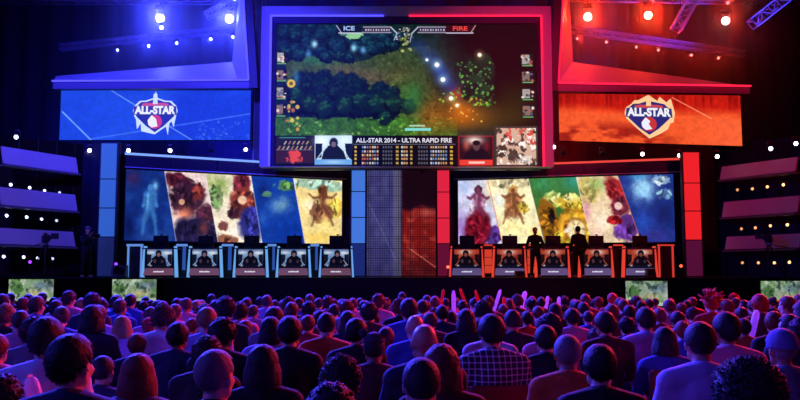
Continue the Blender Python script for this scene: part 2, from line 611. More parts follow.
def paint_right():
    p = Pic(458, 677, 172, 247, 1.6, (20, 50, 130))
    wrap_on_wall(p, LR)
    E = [(400, 400), (487, 503), (528, 545), (577, 593), (619, 643), (760, 760)]
    M = [slant_mask(p, E[i], E[i + 1]) for i in range(5)]
    b = painterly(p)
    p.mix(M[0], (205, 205, 228)); b(465, 186, 6, 12, (170, 185, 225), 0.8, 0.3, within=M[0]); b(490, 190, 8, 16, (232, 222, 190), 0.9, 0.3, within=M[0])
    b(479, 190, 4, 4.5, (70, 40, 55), 0.95, 1, within=M[0], rough=0.4); b(480, 203, 6, 10, (185, 130, 160), 0.9, 1, within=M[0], rough=0.5)
    b(478, 228, 14, 19, (118, 22, 50), 0.95, 1, within=M[0], rough=0.35); b(462, 228, 7, 18, (150, 110, 190), 0.8, 0.3, within=M[0])
    b(493, 236, 10, 9, (86, 50, 140), 0.9, 1, within=M[0], rough=0.6); b(472, 212, 3, 8, (220, 200, 230), 0.6, 1, ang=-20, within=M[0])
    # 2
    p.mix(M[1], (242, 232, 190)); b(512, 182, 22, 6, (190, 175, 140), 0.7, 1, rough=0.8, within=M[1]); b(500, 200, 8, 9, (235, 240, 235), 0.9, 0.3, within=M[1])
    b(514, 190, 4.5, 5, (205, 150, 90), 0.9, 1, rough=0.4, within=M[1]); b(514, 206, 9, 13, (150, 98, 66), 0.9, 1, rough=0.8, within=M[1])
    b(524, 208, 6, 5, (238, 205, 90), 0.85, 1, rough=0.8, within=M[1]); b(514, 228, 18, 9, (250, 236, 170), 0.9, 0.3, within=M[1]); b(536, 236, 6, 8, (240, 205, 80), 0.9, 0.3, within=M[1])
    figure(p, 514, 188, 36, (130, 82, 54), 0.6, 0.14, M[1], (220, 160, 100))
    figure(p, 479, 187, 40, (120, 60, 90), 0.5, 0.1, M[0], (220, 170, 200)); b(478, 230, 12, 16, (124, 20, 44), 0.9, 1, within=M[0], rough=0.3)
    # 3
    p.mix(M[2], (70, 120, 60)); b(545, 184, 14, 12, (70, 150, 100), 0.9, 0.3, within=M[2]); b(575, 180, 14, 14, (60, 160, 140), 0.9, 0.3, within=M[2])
    b(553, 200, 9, 8, (190, 200, 110), 0.85, 1, rough=0.5, within=M[2]); b(549, 222, 10, 22, (150, 100, 28), 0.95, 1, ang=-12, rough=0.4, within=M[2])
    b(575, 204, 17, 7, (205, 165, 60), 0.95, 1, ang=8, rough=0.5, within=M[2]); b(573, 198, 8, 5, (235, 215, 120), 0.9, 1, within=M[2], rough=0.4)
    b(576, 228, 19, 19, (170, 110, 30), 0.98, 1, within=M[2]); b(576, 228, 16.5, 16.5, (232, 180, 60), 0.98, 1, within=M[2])
    b(576, 229, 11.5, 11.5, (150, 95, 35), 0.98, 1, within=M[2]); b(577, 230, 9.5, 10, (238, 215, 165), 0.98, 1, within=M[2])
    b(553, 216, 2.6, 8, (40, 26, 30), 0.9, 1, within=M[2]); b(559, 238, 5, 8, (230, 190, 60), 0.8, 1, rough=0.5, within=M[2])
    # 4
    p.mix(M[3], (228, 205, 170)); b(590, 190, 12, 12, (205, 190, 110), 0.8, 1, rough=0.8, within=M[3]); b(600, 184, 11, 8, (150, 185, 110), 0.7, 0.3, within=M[3])
    b(586, 212, 7, 14, (215, 140, 175), 0.8, 0.3, within=M[3]); b(604, 222, 10, 12, (252, 236, 215), 0.9, 0.3, within=M[3])
    b(617, 190, 9, 15, (160, 40, 50), 0.95, 1, ang=-25, within=M[3], rough=0.4); b(622, 206, 10, 10, (120, 40, 62), 0.95, 1, within=M[3], rough=0.5)
    b(620, 206, 4, 4, (240, 210, 200), 0.9, 1, within=M[3]); b(628, 228, 12, 14, (92, 50, 130), 0.95, 1, within=M[3], rough=0.5)
    b(616, 220, 8, 4.5, (160, 25, 35), 0.9, 1, within=M[3], rough=0.4); b(598, 236, 8, 8, (240, 190, 190), 0.7, 0.3, within=M[3])
    # 5
    p.mix(M[4], (38, 60, 140)); b(645, 188, 14, 16, (170, 220, 245), 0.95, 0.3, within=M[4], rough=0.5); b(640, 176, 10, 5, (90, 170, 220), 0.8, 0.3, within=M[4])
    b(664, 180, 8, 5, (170, 200, 225), 0.8, 1, rough=0.9, within=M[4]); b(668, 194, 8, 5, (120, 160, 210), 0.7, 1, rough=0.9, within=M[4]); b(666, 214, 12, 16, (26, 36, 100), 0.8, 0.3, within=M[4])
    b(645, 224, 10, 14, (50, 90, 190), 0.8, 0.3, within=M[4]); b(657, 236, 16, 8, (70, 60, 150), 0.7, 0.3, within=M[4])
    p.grain(5, 0.13); p.grain(1.6, 0.1)
    for i, e in enumerate(E[1:5]):
        p.line(e[0], 172, e[1], 245, 0.6, (235, 120, 90) if i in (0, 3) else (240, 225, 220), 0.7)
    return p


def splash(L, pa, pb, pic, label, name='artwork_screen'):
    A0, A1 = line_pt(L, pa, SZ0), line_pt(L, pb, SZ0)
    t = thing(name, (A0 + A1) / 2 * 1.0, label, 'screen')
    t.location.z = SZ0
    o0 = Vector(t.location)
    right = (A1 - A0).normalized()
    n = Vector((-right.y, right.x, 0))            # away from the viewer
    up = Vector((0, 0, SZ1 - SZ0))
    a, b = A0 - o0, A1 - o0
    bm = bmesh.new()
    slab(bm, [a + n * 0.02, b + n * 0.02, b + up + n * 0.02, a + up + n * 0.02], n, 0.14)
    # raised bezel
    for (q0, q1, w) in ((a, b, 0), (a + up, b + up, 0)):
        c = (q0 + q1) / 2
        box(bm, c, ((q1 - q0).length + 0.1, 0.1, 0.06), rot=Matrix((right, n, (0, 0, 1))).transposed())
    for q in (a, b):
        box(bm, q + up / 2, (0.06, 0.1, up.z + 0.06), rot=Matrix((right, n, (0, 0, 1))).transposed())
    obj('housing', bm, DARK, t)
    picture_mesh('display', pic, a + up, b + up, b, a, ART, t)
    return t, right, n


def punch(p):
    p.a = (np.clip(p.a, 0, 255) / 255.0) ** 1.18 * 255
    return p


tL, rgtL, nL = splash(LL, 122, 342, punch(paint_left()), 'long angled screen with five slanted cool-toned artworks behind the blue booths')
tR, rgtR, nR = splash(LR, 458, 677, punch(paint_right()), 'long angled screen with five slanted warm-toned artworks behind the red booths')


# fascia over them, with the lit rail
def fascia(L, pa, pb, seams, railmat, label):
    a, b = line_pt(L, pa, 5.52), line_pt(L, pb, 5.52)
    c = (a + b) / 2
    t = thing('fascia', c, label, 'fascia')
    right = (b - a).normalized()
    n = Vector((-right.y, right.x, 0))
    rot = Matrix((right, n, (0, 0, 1))).transposed()
    W = (b - a).length
    prev = 0
    ss = [((line_pt(L, s, 0).xy - a.xy).length) for s in seams] + [W]
    for s in ss:
        bm = bmesh.new()
        box(bm, right * ((prev + s) / 2 - W / 2) + Vector((0, 0, 0.235)), (s - prev - 0.03, 0.12, 0.45), rot=rot, bevel=0.01)
        obj('panel', bm, mat('fascia_blue', (34, 32, 48), 0.5), t)
        prev = s
    bm = bmesh.new()
    box(bm, -n * 0.07 + Vector((0, 0, 0.5)), (W, 0.1, 0.075), rot=rot, bevel=0.01)
    obj('light_rail', bm, railmat, t)
    bm = bmesh.new()
    box(bm, -n * 0.1 + Vector((0, 0, -0.01)), (W, 0.08, 0.03), rot=rot)
    obj('lower_rail', bm, SETPALE, t)
    bm = bmesh.new()
    box(bm, n * 0.12 + Vector((0, 0, 0.2)), (W, 0.1, 0.6), rot=rot)
    obj('backing', bm, BLACK, t)
    return t


fascia(LL, 121, 345, (168, 215, 258, 302), glow('rail_blue', (120, 160, 255), 1.2), 'curved dark fascia with bright bluish white rail above the cool-toned artwork screen')
fascia(LR, 455, 690, (503, 546, 586, 632), glow('rail_red', (235, 70, 60), 1.0), 'curved dark fascia with red lit rail above the warm-toned artwork screen')

# wall behind the curved screens down to the stage
bm = bmesh.new()
for (L, pa, pb) in ((LL, 118, 352), (LR, 448, 684)):
    a, b = line_pt(L, pa, ST), line_pt(L, pb, ST)
    r = (b - a).normalized(); n = Vector((-r.y, r.x, 0))
    slab(bm, [a + n * 0.3, b + n * 0.3, b + n * 0.3 + Vector((0, 0, 4.6)), a + n * 0.3 + Vector((0, 0, 4.6))], n, 0.1)
struct('partition', bm, DARK)


# ------------------------------------------------------------------ lit columns
def column(px0, px1, ptop, cuts, d, rgb, dim, label, s=1.0):
    a, b = P(px0, 276, d), P(px1, 276, d)
    w = b.x - a.x
    t = thing('light_column', ((a.x + b.x) / 2, d, ST), label, 'light column')
    zt = P(400, ptop, d).z - ST
    bm = bmesh.new()
    box(bm, (0, 0.13, zt / 2), (w + 0.12, 0.2, zt + 0.08), bevel=0.01)
    obj('frame', bm, DARK, t)
    zs = [zt] + [P(400, c, d).z - ST for c in cuts] + [0.02]
    for i in range(len(zs) - 1):
        z1, z0 = zs[i] - 0.02, zs[i + 1] + 0.02
        bm = bmesh.new()
        box(bm, (0, 0, (z0 + z1) / 2), (w - 0.02, 0.06, z1 - z0), bevel=0.008)
        last = i == len(zs) - 2
        obj('panel', bm, glow('col_%d%d%d' % (dim if last else rgb), dim if last else rgb, s), t)
    return t


column(97, 113, 143, (179, 208, 237), 28.9, (44, 92, 190), (22, 32, 90), 'tall blue lit panel column at left end of the stage set')
column(351, 365, 166, (191.5, 217.5, 243.6), 32.4, (66, 118, 215), (26, 40, 110), 'blue lit panel column left of the central LED wall')
column(437.5, 450, 166, (192, 218, 243.6), 32.4, (222, 36, 62), (95, 14, 48), 'crimson lit panel column right of the central LED wall')
column(687, 703, 152, (183, 211, 240), 29.9, (235, 34, 40), (78, 14, 52), 'tall red lit panel column at right end of the stage set')

# ------------------------------------------------------------------ central LED wall
def paint_center():
    p = Pic(365, 437, 168, 277, 2.6, (58, 56, 112))
    n = p.noise(7, sx=1, sy=0.7)
    p.mix(np.clip(n * 2 - 0.7, 0, 1) * 0.6, (90, 88, 150))
    p.rect(393, 403, 168, 277, (120, 118, 125), 0.45)
    p.mix(np.clip((p.x - 400) / 3, 0, 1), (26, 5, 16))
    m = np.clip((p.x - 401) / 3, 0, 1) * np.clip((p.y - 207 - 10 * (p.noise(14) - 0.5)) / 6, 0, 1)
    p.mix(m * 0.95, (128, 24, 22))
    p.mix(m * np.clip(p.noise(6) * 2.4 - 1.1, 0, 1), (190, 60, 52))
    p.mix(m * np.clip((p.y - 245) / 25, 0, 1) * 0.55, (40, 8, 20))
    p.blob(428, 214, 12, 5, (200, 90, 80), 0.7, 0.3)
    p.line(410, 250, 436, 268, 0.8, (230, 120, 100), 0.7)
    p.mix(np.clip((p.y - 238) / 40, 0, 1) * (p.x < 400) * 0.35, (30, 26, 70))
    p.line(368, 205, 396, 262, 0.9, (120, 120, 170), 0.4)
    g = (np.mod(p.x, 2.4) < 0.5) | (np.mod(p.y, 2.4) < 0.5)
    p.mix(g * 0.6, (8, 5, 14))
    return p


dC = 32.7
tl, tr, br, bl = [P(x, y, dC) for x, y in ((366, 167), (436, 167), (436, 277), (366, 277))]
for v in (br, bl):
    v.z = ST + 0.03
t = thing('led_wall', ((tl.x + tr.x) / 2, dC, ST), 'central textured LED wall, slate blue half beside dark red half', 'led wall')
o0 = Vector(t.location)
bm = bmesh.new()
box(bm, (0, 0.12, (tl.z - ST) / 2), (tr.x - tl.x + 0.1, 0.2, tl.z - ST + 0.02))
obj('frame', bm, BLACK, t)
picture_mesh('display', paint_center(), tl - o0, tr - o0, br - o0, bl - o0, SCR, t)

# ------------------------------------------------------------------ big game screen
def paint_game():
    p = Pic(276, 537, 24, 166, 1.9, (14, 34, 38))
    b = p.blob
    fx = np.clip((p.x - 276) / 130, 0, 1)
    p.mix(1 - fx, (14, 30, 66))
    # clearings and path
    p.poly([(286, 62), (310, 56), (345, 64), (368, 60), (390, 48), (430, 46), (440, 110), (452, 136), (400, 136), (372, 92), (335, 76), (286, 84)], (56, 72, 44), 0.95)
    b(446, 84, 20, 44, (30, 30, 24), 0.85, 0.3, ang=-20); b(420, 60, 26, 12, (38, 60, 40), 0.7, 0.3); b(436, 110, 24, 22, (96, 62, 24), 0.7, 0.3)
    b(352, 70, 26, 8, (78, 84, 52), 0.9, 0.3, ang=12); b(318, 60, 26, 6, (36, 96, 66), 0.8, 0.3)
    b(398, 78, 26, 16, (84, 76, 44), 0.7, 0.3); b(405, 100, 22, 20, (60, 110, 44), 0.8, 0.3); b(372, 78, 18, 8, (92, 72, 54), 0.7, 0.3, ang=20); b(344, 72, 16, 5, (80, 66, 52), 0.6, 0.3, ang=15)
    p.rect(276, 457, 118, 140, (52, 100, 32), 0.9); b(430, 120, 26, 18, (130, 80, 26), 0.85, 0.3); b(395, 122, 26, 9, (60, 120, 40), 0.6, 0.3)
    p.grain(4, 0.35); p.grain(1.6, 0.3)
    # trees upper left
    def crown(x, y, r, lo, hi, a=0.95):
        b(x, y + r * 0.25, r * 1.1, r * 1.1, (5, 9, 26), a * 0.9, 1, rough=0.5)
        b(x, y, r, r, lo, a, 1, rough=0.6)
        b(x - r * 0.25, y - r * 0.3, r * 0.7, r * 0.6, hi, 0.45, 0.3)
        for _ in range(9):
            t_ = random.uniform(PI * 0.8, PI * 1.9)
            q_ = random.uniform(0.3, 0.95)
            b(x + math.cos(t_) * r * q_, y + math.sin(t_) * r * q_, r * 0.2, r * 0.14, hi, 0.6, 1, rough=0.6)
    for i in range(60):
        x = random.uniform(278, 400); y = 26 + i * 0.55 * (1 if x < 360 else 0.75)
        crown(x, y, random.uniform(4, 6.5), random.choice([(10, 26, 58), (12, 36, 66), (10, 24, 50)]), random.choice([(26, 78, 92), (22, 64, 96), (30, 84, 84)]))
    for (x, y, c) in ((314, 44, (170, 230, 250)), (353.5, 48, (150, 220, 250)), (363, 50, (90, 160, 220)), (308, 54, (70, 130, 190))):
        b(x, y, 3.5, 4.5, c, 0.95, 0.3)
    b(354, 35, 8, 4, (150, 210, 150), 0.9, 1, rough=0.7); b(345, 33, 5, 2.5, (110, 170, 130), 0.7, 1, rough=0.7)
    # great dark tree mass
    lst = []
    for i in range(80):
        t_ = random.random()
        lst.append((random.uniform(74 + 24 * max(0, t_ - 0.25), 112), 294 + 100 * t_))
    lst.sort()
    for (y, x) in lst:
        crown(x, y, random.uniform(5.5, 8), random.choice([(8, 20, 50), (8, 26, 48), (8, 18, 46)]), random.choice([(16, 48, 62), (14, 40, 66), (22, 60, 58)]))
    for (x, y, r) in ((298, 96, 8), (310, 104, 8), (324, 110, 8.5), (346, 107, 9), (360, 101, 8), (378, 104, 9.5), (394, 104, 8), (385, 118, 6), (408, 106, 7)):
        crown(x, y, r, (10, 30, 44), (32, 84, 60))
    b(296, 78, 4, 9, (60, 130, 180), 0.7, 0.3)
    p.specks(70, (286, 440, 118, 136), 1.1, [(90, 160, 60), (120, 180, 70), (60, 120, 40)], 0.7)
    p.specks(14, (286, 300, 100, 132), 1.6, [(220, 160, 60), (240, 200, 90), (200, 110, 60)], 0.8)
    # right half
    p.mix(np.clip((p.x - 430 - (p.y - 24) * 0.55) / 26, 0, 1) * 0.95, (13, 6, 13))
    b(515, 100, 24, 20, (34, 34, 14), 0.8, 0.3)
    b(420, 48, 16, 8, (30, 52, 110), 0.7, 0.3, ang=40)
    b(441, 72, 10, 28, (34, 66, 150), 0.9, 0.3, ang=-32); b(452, 90, 8, 12, (50, 50, 120), 0.6, 0.3, ang=-30)
    b(470, 118, 38, 16, (150, 84, 18), 0.9, 0.3); b(462, 112, 14, 14, (205, 100, 22), 0.8, 0.3); b(510, 118, 30, 14, (58, 50, 18), 0.7, 0.3)
    b(458, 94, 7, 7, (190, 50, 30), 0.8, 0.3); b(414, 100, 10, 22, (36, 110, 60), 0.6, 0.3)
    for i in range(42):
        x = random.gauss(476, 9); y = random.uniform(58, 98)
        b(x, y, 4.5, 4.5, random.choice([(12, 36, 30), (18, 52, 36), (8, 22, 26)]), 0.85, 1, rough=0.6)
    p.specks(70, (458, 494, 62, 102), 1.0, [(60, 130, 70), (90, 170, 90), (40, 100, 70), (120, 180, 80)], 0.75)
    p.specks(30, (440, 500, 92, 106), 1.2, [(90, 180, 60), (150, 190, 60), (60, 120, 40)], 0.8)
    p.specks(18, (400, 414, 30, 52), 1.4, [(150, 150, 60), (110, 130, 60), (190, 190, 130)], 0.7)
    for (x, y, rr, c) in ((437, 65, 4, (190, 230, 255)), (443, 80, 4, (180, 230, 255)), (427, 60, 2.5, (110, 150, 230)), (480, 55, 3.4, (240, 160, 90)), (451, 99, 3.6, (255, 220, 110)), (457, 106, 3, (255, 190, 70))):
        b(x, y, rr * 1.6, rr * 1.6, c, 0.5, 0.3); b(x, y, rr * 0.6, rr * 0.6, (255, 250, 240), 0.95)
    p.specks(26, (446, 482, 98, 122), 0.9, [(255, 200, 90), (250, 150, 50)], 0.7)
    p.rect(405, 431, 129, 131.5, (120, 210, 200)); p.rect(409, 425, 125.5, 127, (190, 220, 200), 0.8)
    b(291, 84, 4.2, 4.2, (230, 190, 60), 0.95); b(291, 84, 2, 2, (90, 70, 40), 0.9)
    # side icon columns
    for (x0, x1, y0, y1, k) in ((276, 287, 50, 120, 4), (521.5, 534, 52, 121, 4)):
        h = (y1 - y0) / k
        for i in range(k):
            ya = y0 + i * h
            p.rect(x0, x1, ya + 2, ya + h - 2.5, (18, 18, 26)); p.rect(x0 + 1, x1 - 4, ya + 3, ya + h - 5, (150, 125, 115) if i % 2 else (190, 190, 185), 0.8)
            p.specks(9, (x0 + 1, x1 - 1, ya + 3, ya + h - 4), 1.2, [(230, 220, 210), (50, 30, 40), (180, 90, 70), (90, 90, 120)], 0.9)
            p.rect(x0 + 1, x1 - 1, ya + h - 4, ya + h - 3, (120, 200, 120), 0.8)
    # top bars
    for (xa, xb) in ((338, 361), (446, 474)):
        p.rect(xa, xb, 25, 32.5, (16, 20, 44) if xa < 400 else (46, 10, 20)); p.rect(xa, xb, 32, 33, (200, 200, 225), 0.9)
    p.line(336, 25, 341, 32.5, 0.5, (200, 200, 225)); p.line(476, 25, 471, 33, 0.5, (210, 170, 170))
    for (xa, xb) in ((363, 391), (418, 446)):
        p.rect(xa, xb, 26.5, 32, (40, 30, 60)); p.line(xa, 26.5, xb, 26.5, 0.5, (200, 190, 215)); p.line(xa, 32.2, xb, 32.2, 0.5, (200, 190, 215))
        for x in np.arange(xa + 2, xb - 1, 2.6):
            p.rect(x, x + random.uniform(0.8, 1.8), 28.5, 30.5, (210, 200, 220), 0.8)
    p.line(391, 27, 397, 33, 0.7, (210, 215, 235)); p.line(397, 33, 394, 40, 0.6, (180, 190, 220)); p.line(418, 27, 412, 33, 0.7, (210, 215, 235)); p.line(412, 33, 410, 42, 0.6, (170, 170, 210))
    p.specks(22, (395, 413, 25, 40), 0.9, [(200, 205, 225), (120, 120, 150), (230, 210, 180)], 0.8)
    # lower band
    p.rect(276, 537, 136, 166, (12, 12, 24))
    p.rect(277, 314, 137, 164, (30, 26, 48)); p.rect(280, 306, 137.5, 139, (60, 150, 130), 0.8); p.rect(277, 313, 150, 151, (150, 130, 140), 0.5)
    for j, (n_, y) in enumerate(((6, 143.5), (8, 148.5))):
        for i in range(n_):
            x = (285 if j == 0 else 279) + i * 4.4
            p.line(x, y + 1.2, x + 1.8, y - 1.4, 0.7, [(230, 220, 210), (200, 140, 120), (220, 190, 90)][(i + j) % 3], 0.9)
    p.rect(277, 314, 151.5, 163, (50, 26, 44)); b(295, 157.5, 7, 5, (225, 70, 66), 0.95, 1, rough=0.9)
    # left camera window
    p.rect(315.5, 352, 136, 165, (190, 215, 235)); b(322, 142, 8, 7, (240, 250, 255), 0.9, 0.3); b(345, 142, 8, 8, (225, 240, 250), 0.9, 0.3)
    p.poly([(322, 160), (324, 152), (329, 146), (338, 146), (344, 152), (347, 160)], (18, 24, 48)); b(334, 143.5, 4.2, 5, (24, 26, 50), 1); b(334, 145, 2.4, 2.8, (120, 100, 125), 0.9)
    p.poly([(316, 144), (323, 144), (322, 158), (316, 160)], (16, 24, 54)); p.poly([(352, 144), (345, 144), (347, 158), (352, 160)], (16, 24, 54))
    p.line(316, 162, 323, 152, 0.6, (200, 230, 245)); p.line(351, 162, 345, 152, 0.6, (200, 230, 245)); p.rect(315.5, 352, 160, 165, (90, 150, 215), 0.9); b(334, 162.5, 12, 2, (170, 205, 235), 0.8, 0.3)
    # scoreboard
    p.rect(353, 456, 136, 166, (10, 10, 22)); p.rect(354, 455, 144.4, 145, (150, 150, 170), 0.7)
    for r_ in range(5):
        y = 148 + r_ * 3.9
        for (xa, xb, cs, st) in ((355, 357, [(220, 180, 70)], 3), (362, 378, [(210, 210, 225), (200, 100, 80), (120, 140, 190), (230, 200, 150)], 2.5), (383, 392, [(90, 90, 110)], 2.6), (396, 399, [(200, 160, 80)], 4), (401, 408, [(210, 150, 110), (220, 220, 220)], 2.6),
                                 (410, 413, [(200, 160, 80)], 4), (418, 427, [(90, 90, 110)], 2.6), (430, 447, [(210, 210, 225), (110, 150, 200), (210, 160, 110)], 2.5), (450, 453, [(220, 180, 70)], 4)):
            for x in np.arange(xa, xb, st):
                p.rect(x, x + st * 0.62, y - 1.1, y + 1.0, random.choice(cs), 0.9)
    # right camera window
    p.rect(457.5, 493, 136, 166, (120, 30, 34)); p.rect(459, 492, 138, 160, (40, 14, 26)); b(474, 141, 11, 5, (250, 225, 215), 0.95, 0.3); b(466, 146, 4, 6, (235, 110, 80), 0.6, 0.3)
    b(486, 147, 4, 6, (120, 30, 40), 0.8, 0.3)
    p.poly([(462, 160), (466, 153), (472, 149), (481, 149), (487, 153), (490, 160)], (14, 14, 28)); b(476, 146.5, 3.6, 4.8, (90, 60, 66), 1); b(476, 143.5, 3.8, 2.5, (20, 16, 26), 1)
    p.rect(459, 492, 160.5, 165.5, (225, 60, 52)); p.rect(468, 484, 162, 164, (250, 220, 210), 0.8)
    # small map
    p.rect(493.5, 537, 126.5, 166, (58, 50, 48)); p.rect(496, 535, 129, 165, (205, 168, 148))
    m = (p.x > 496) & (p.x < 535) & (p.y > 129) & (p.y < 165)
    p.mix(m * np.clip((p.noise(6, 91) - 0.52) * 14, 0, 1), (72, 50, 44)); p.mix(m * np.clip((p.noise(4, 17) - 0.62) * 14, 0, 1), (245, 235, 225))
    p.mix(m * (p.x > 505) * (p.y < 145) * np.clip((p.noise(3, 33) - 0.55) * 14, 0, 1), (210, 70, 60))
    b(512, 156, 5, 7, (60, 44, 40), 0.9, 1, rough=0.8); p.rect(519, 531, 156, 163, (230, 225, 220), 0.55)
    p.a *= 1.0
    return p


dG = 31.0
G = [P(x, y, dG) for x, y in ((276, 24.5), (537, 24.5), (537, 165.5), (276, 165.5))]
gz0, gz1 = G[2].z, G[0].z
gx0 = (G[0].x + G[3].x) / 2; gx1 = (G[1].x + G[2].x) / 2
gt = thing('game_screen', ((gx0 + gx1) / 2, dG, gz0), 'giant central screen with the forest game view, scoreboard and small map', 'screen')
o0 = Vector(gt.location)
W, H = gx1 - gx0, gz1 - gz0
bm = bmesh.new(); box(bm, (0, 0.2, H / 2), (W + 0.3, 0.36, H + 0.3))
obj('housing', bm, BLACK, gt)
picture_mesh('display', paint_game(), (-W / 2, 0, H), (W / 2, 0, H), (W / 2, 0, 0), (-W / 2, 0, 0), SCR, gt)


def on_game(px, py):
    v = P(px, py, dG) - o0
    v.y = -0.012
    return v


WHITE_G = glow('letter_white', (225, 225, 240), 1.0)
RED_G = glow('letter_red', (235, 70, 66), 1.0)
text_mesh('lettering', 'ALL-STAR 2014 - ULTRA RAPID FIRE', 0.24, WHITE_G, on_game(404, 140.6), (1, 0, 0), (0, 0, 1), gt, bold=0.006, width=3.75)
text_mesh('lettering', 'ICE', 0.24, glow('letter_ice', (170, 200, 245)), on_game(349, 28.6), (1, 0, 0), (0, 0, 1), gt, bold=0.006, width=0.44)
text_mesh('lettering', 'FIRE', 0.24, RED_G, on_game(460, 28.8), (1, 0, 0), (0, 0, 1), gt, bold=0.006, width=0.58)

# bevelled frame of the giant screen
def bevel_ring(bm, inner, outer, yi, yo):
    """four mitred sloping bands between rectangles (x0,x1,z0,z1)"""
    a = [Vector((inner[0], yi, inner[2])), Vector((inner[1], yi, inner[2])), Vector((inner[1], yi, inner[3])), Vector((inner[0], yi, inner[3]))]
    b = [Vector((outer[0], yo, outer[2])), Vector((outer[1], yo, outer[2])), Vector((outer[1], yo, outer[3])), Vector((outer[0], yo, outer[3]))]
    A = [bm.verts.new(v) for v in a]; B = [bm.verts.new(v) for v in b]
    back = 0.5
    A2 = [bm.verts.new(v + Vector((0, back, 0))) for v in a]; B2 = [bm.verts.new(v + Vector((0, back, 0))) for v in b]
    for i in range(4):
        j = (i + 1) % 4
        bm.faces.new((A[i], A[j], B[j], B[i])[::-1])
        bm.faces.new((A2[i], A2[j], B2[j], B2[i]))
        bm.faces.new((B[i], B[j], B2[j], B2[i])[::-1])
        bm.faces.new((A[i], A[j], A2[j], A2[i]))


px2m = dG / 800 * 1.0
ft = thing('screen_surround', ((gx0 + gx1) / 2, dG - 0.1, gz0), 'wide sloping frame round the giant screen, lit blue at left and crimson at right', 'frame')
bm = bmesh.new()
rin = (-W / 2 - 0.02, W / 2 + 0.02, -0.02, H + 0.02)
rmid = (-W / 2 - 0.19, W / 2 + 0.17, -0.06, H + 0.27)
rout = (-W / 2 - 0.52, W / 2 + 0.5, -0.12, H + 0.56)
bevel_ring(bm, rin, rmid, 0.02, -0.1)
obj('inner_trim', bm, mat('trim_violet', (70, 60, 92), 0.5), ft)
bm = bmesh.new()
bevel_ring(bm, rmid, rout, -0.1, -0.45)
obj('bevel', bm, SETPALE, ft)
ys = -0.16
for (p0, p1, cn, cc) in (((rmid[0], rmid[2]), (rmid[0], rmid[3]), 'ring_blue', (70, 66, 255)), ((rmid[0], rmid[3]), (-0.9, rmid[3]), 'ring_blue', (70, 66, 255)),
                         ((0.1, rmid[3]), (rmid[1], rmid[3]), 'ring_red', (225, 24, 60)), ((rmid[1], rmid[3]), (rmid[1], rmid[2]), 'ring_red', (225, 24, 60))):
    bm = bmesh.new()
    cyl(bm, (p0[0], ys, p0[1]), (p1[0], ys, p1[1]), 0.035, n=8)
    obj('glow_strip', bm, glow(cn, cc, 2.2), ft)  # added glowing tubes that give the bevel its bright inner gradient

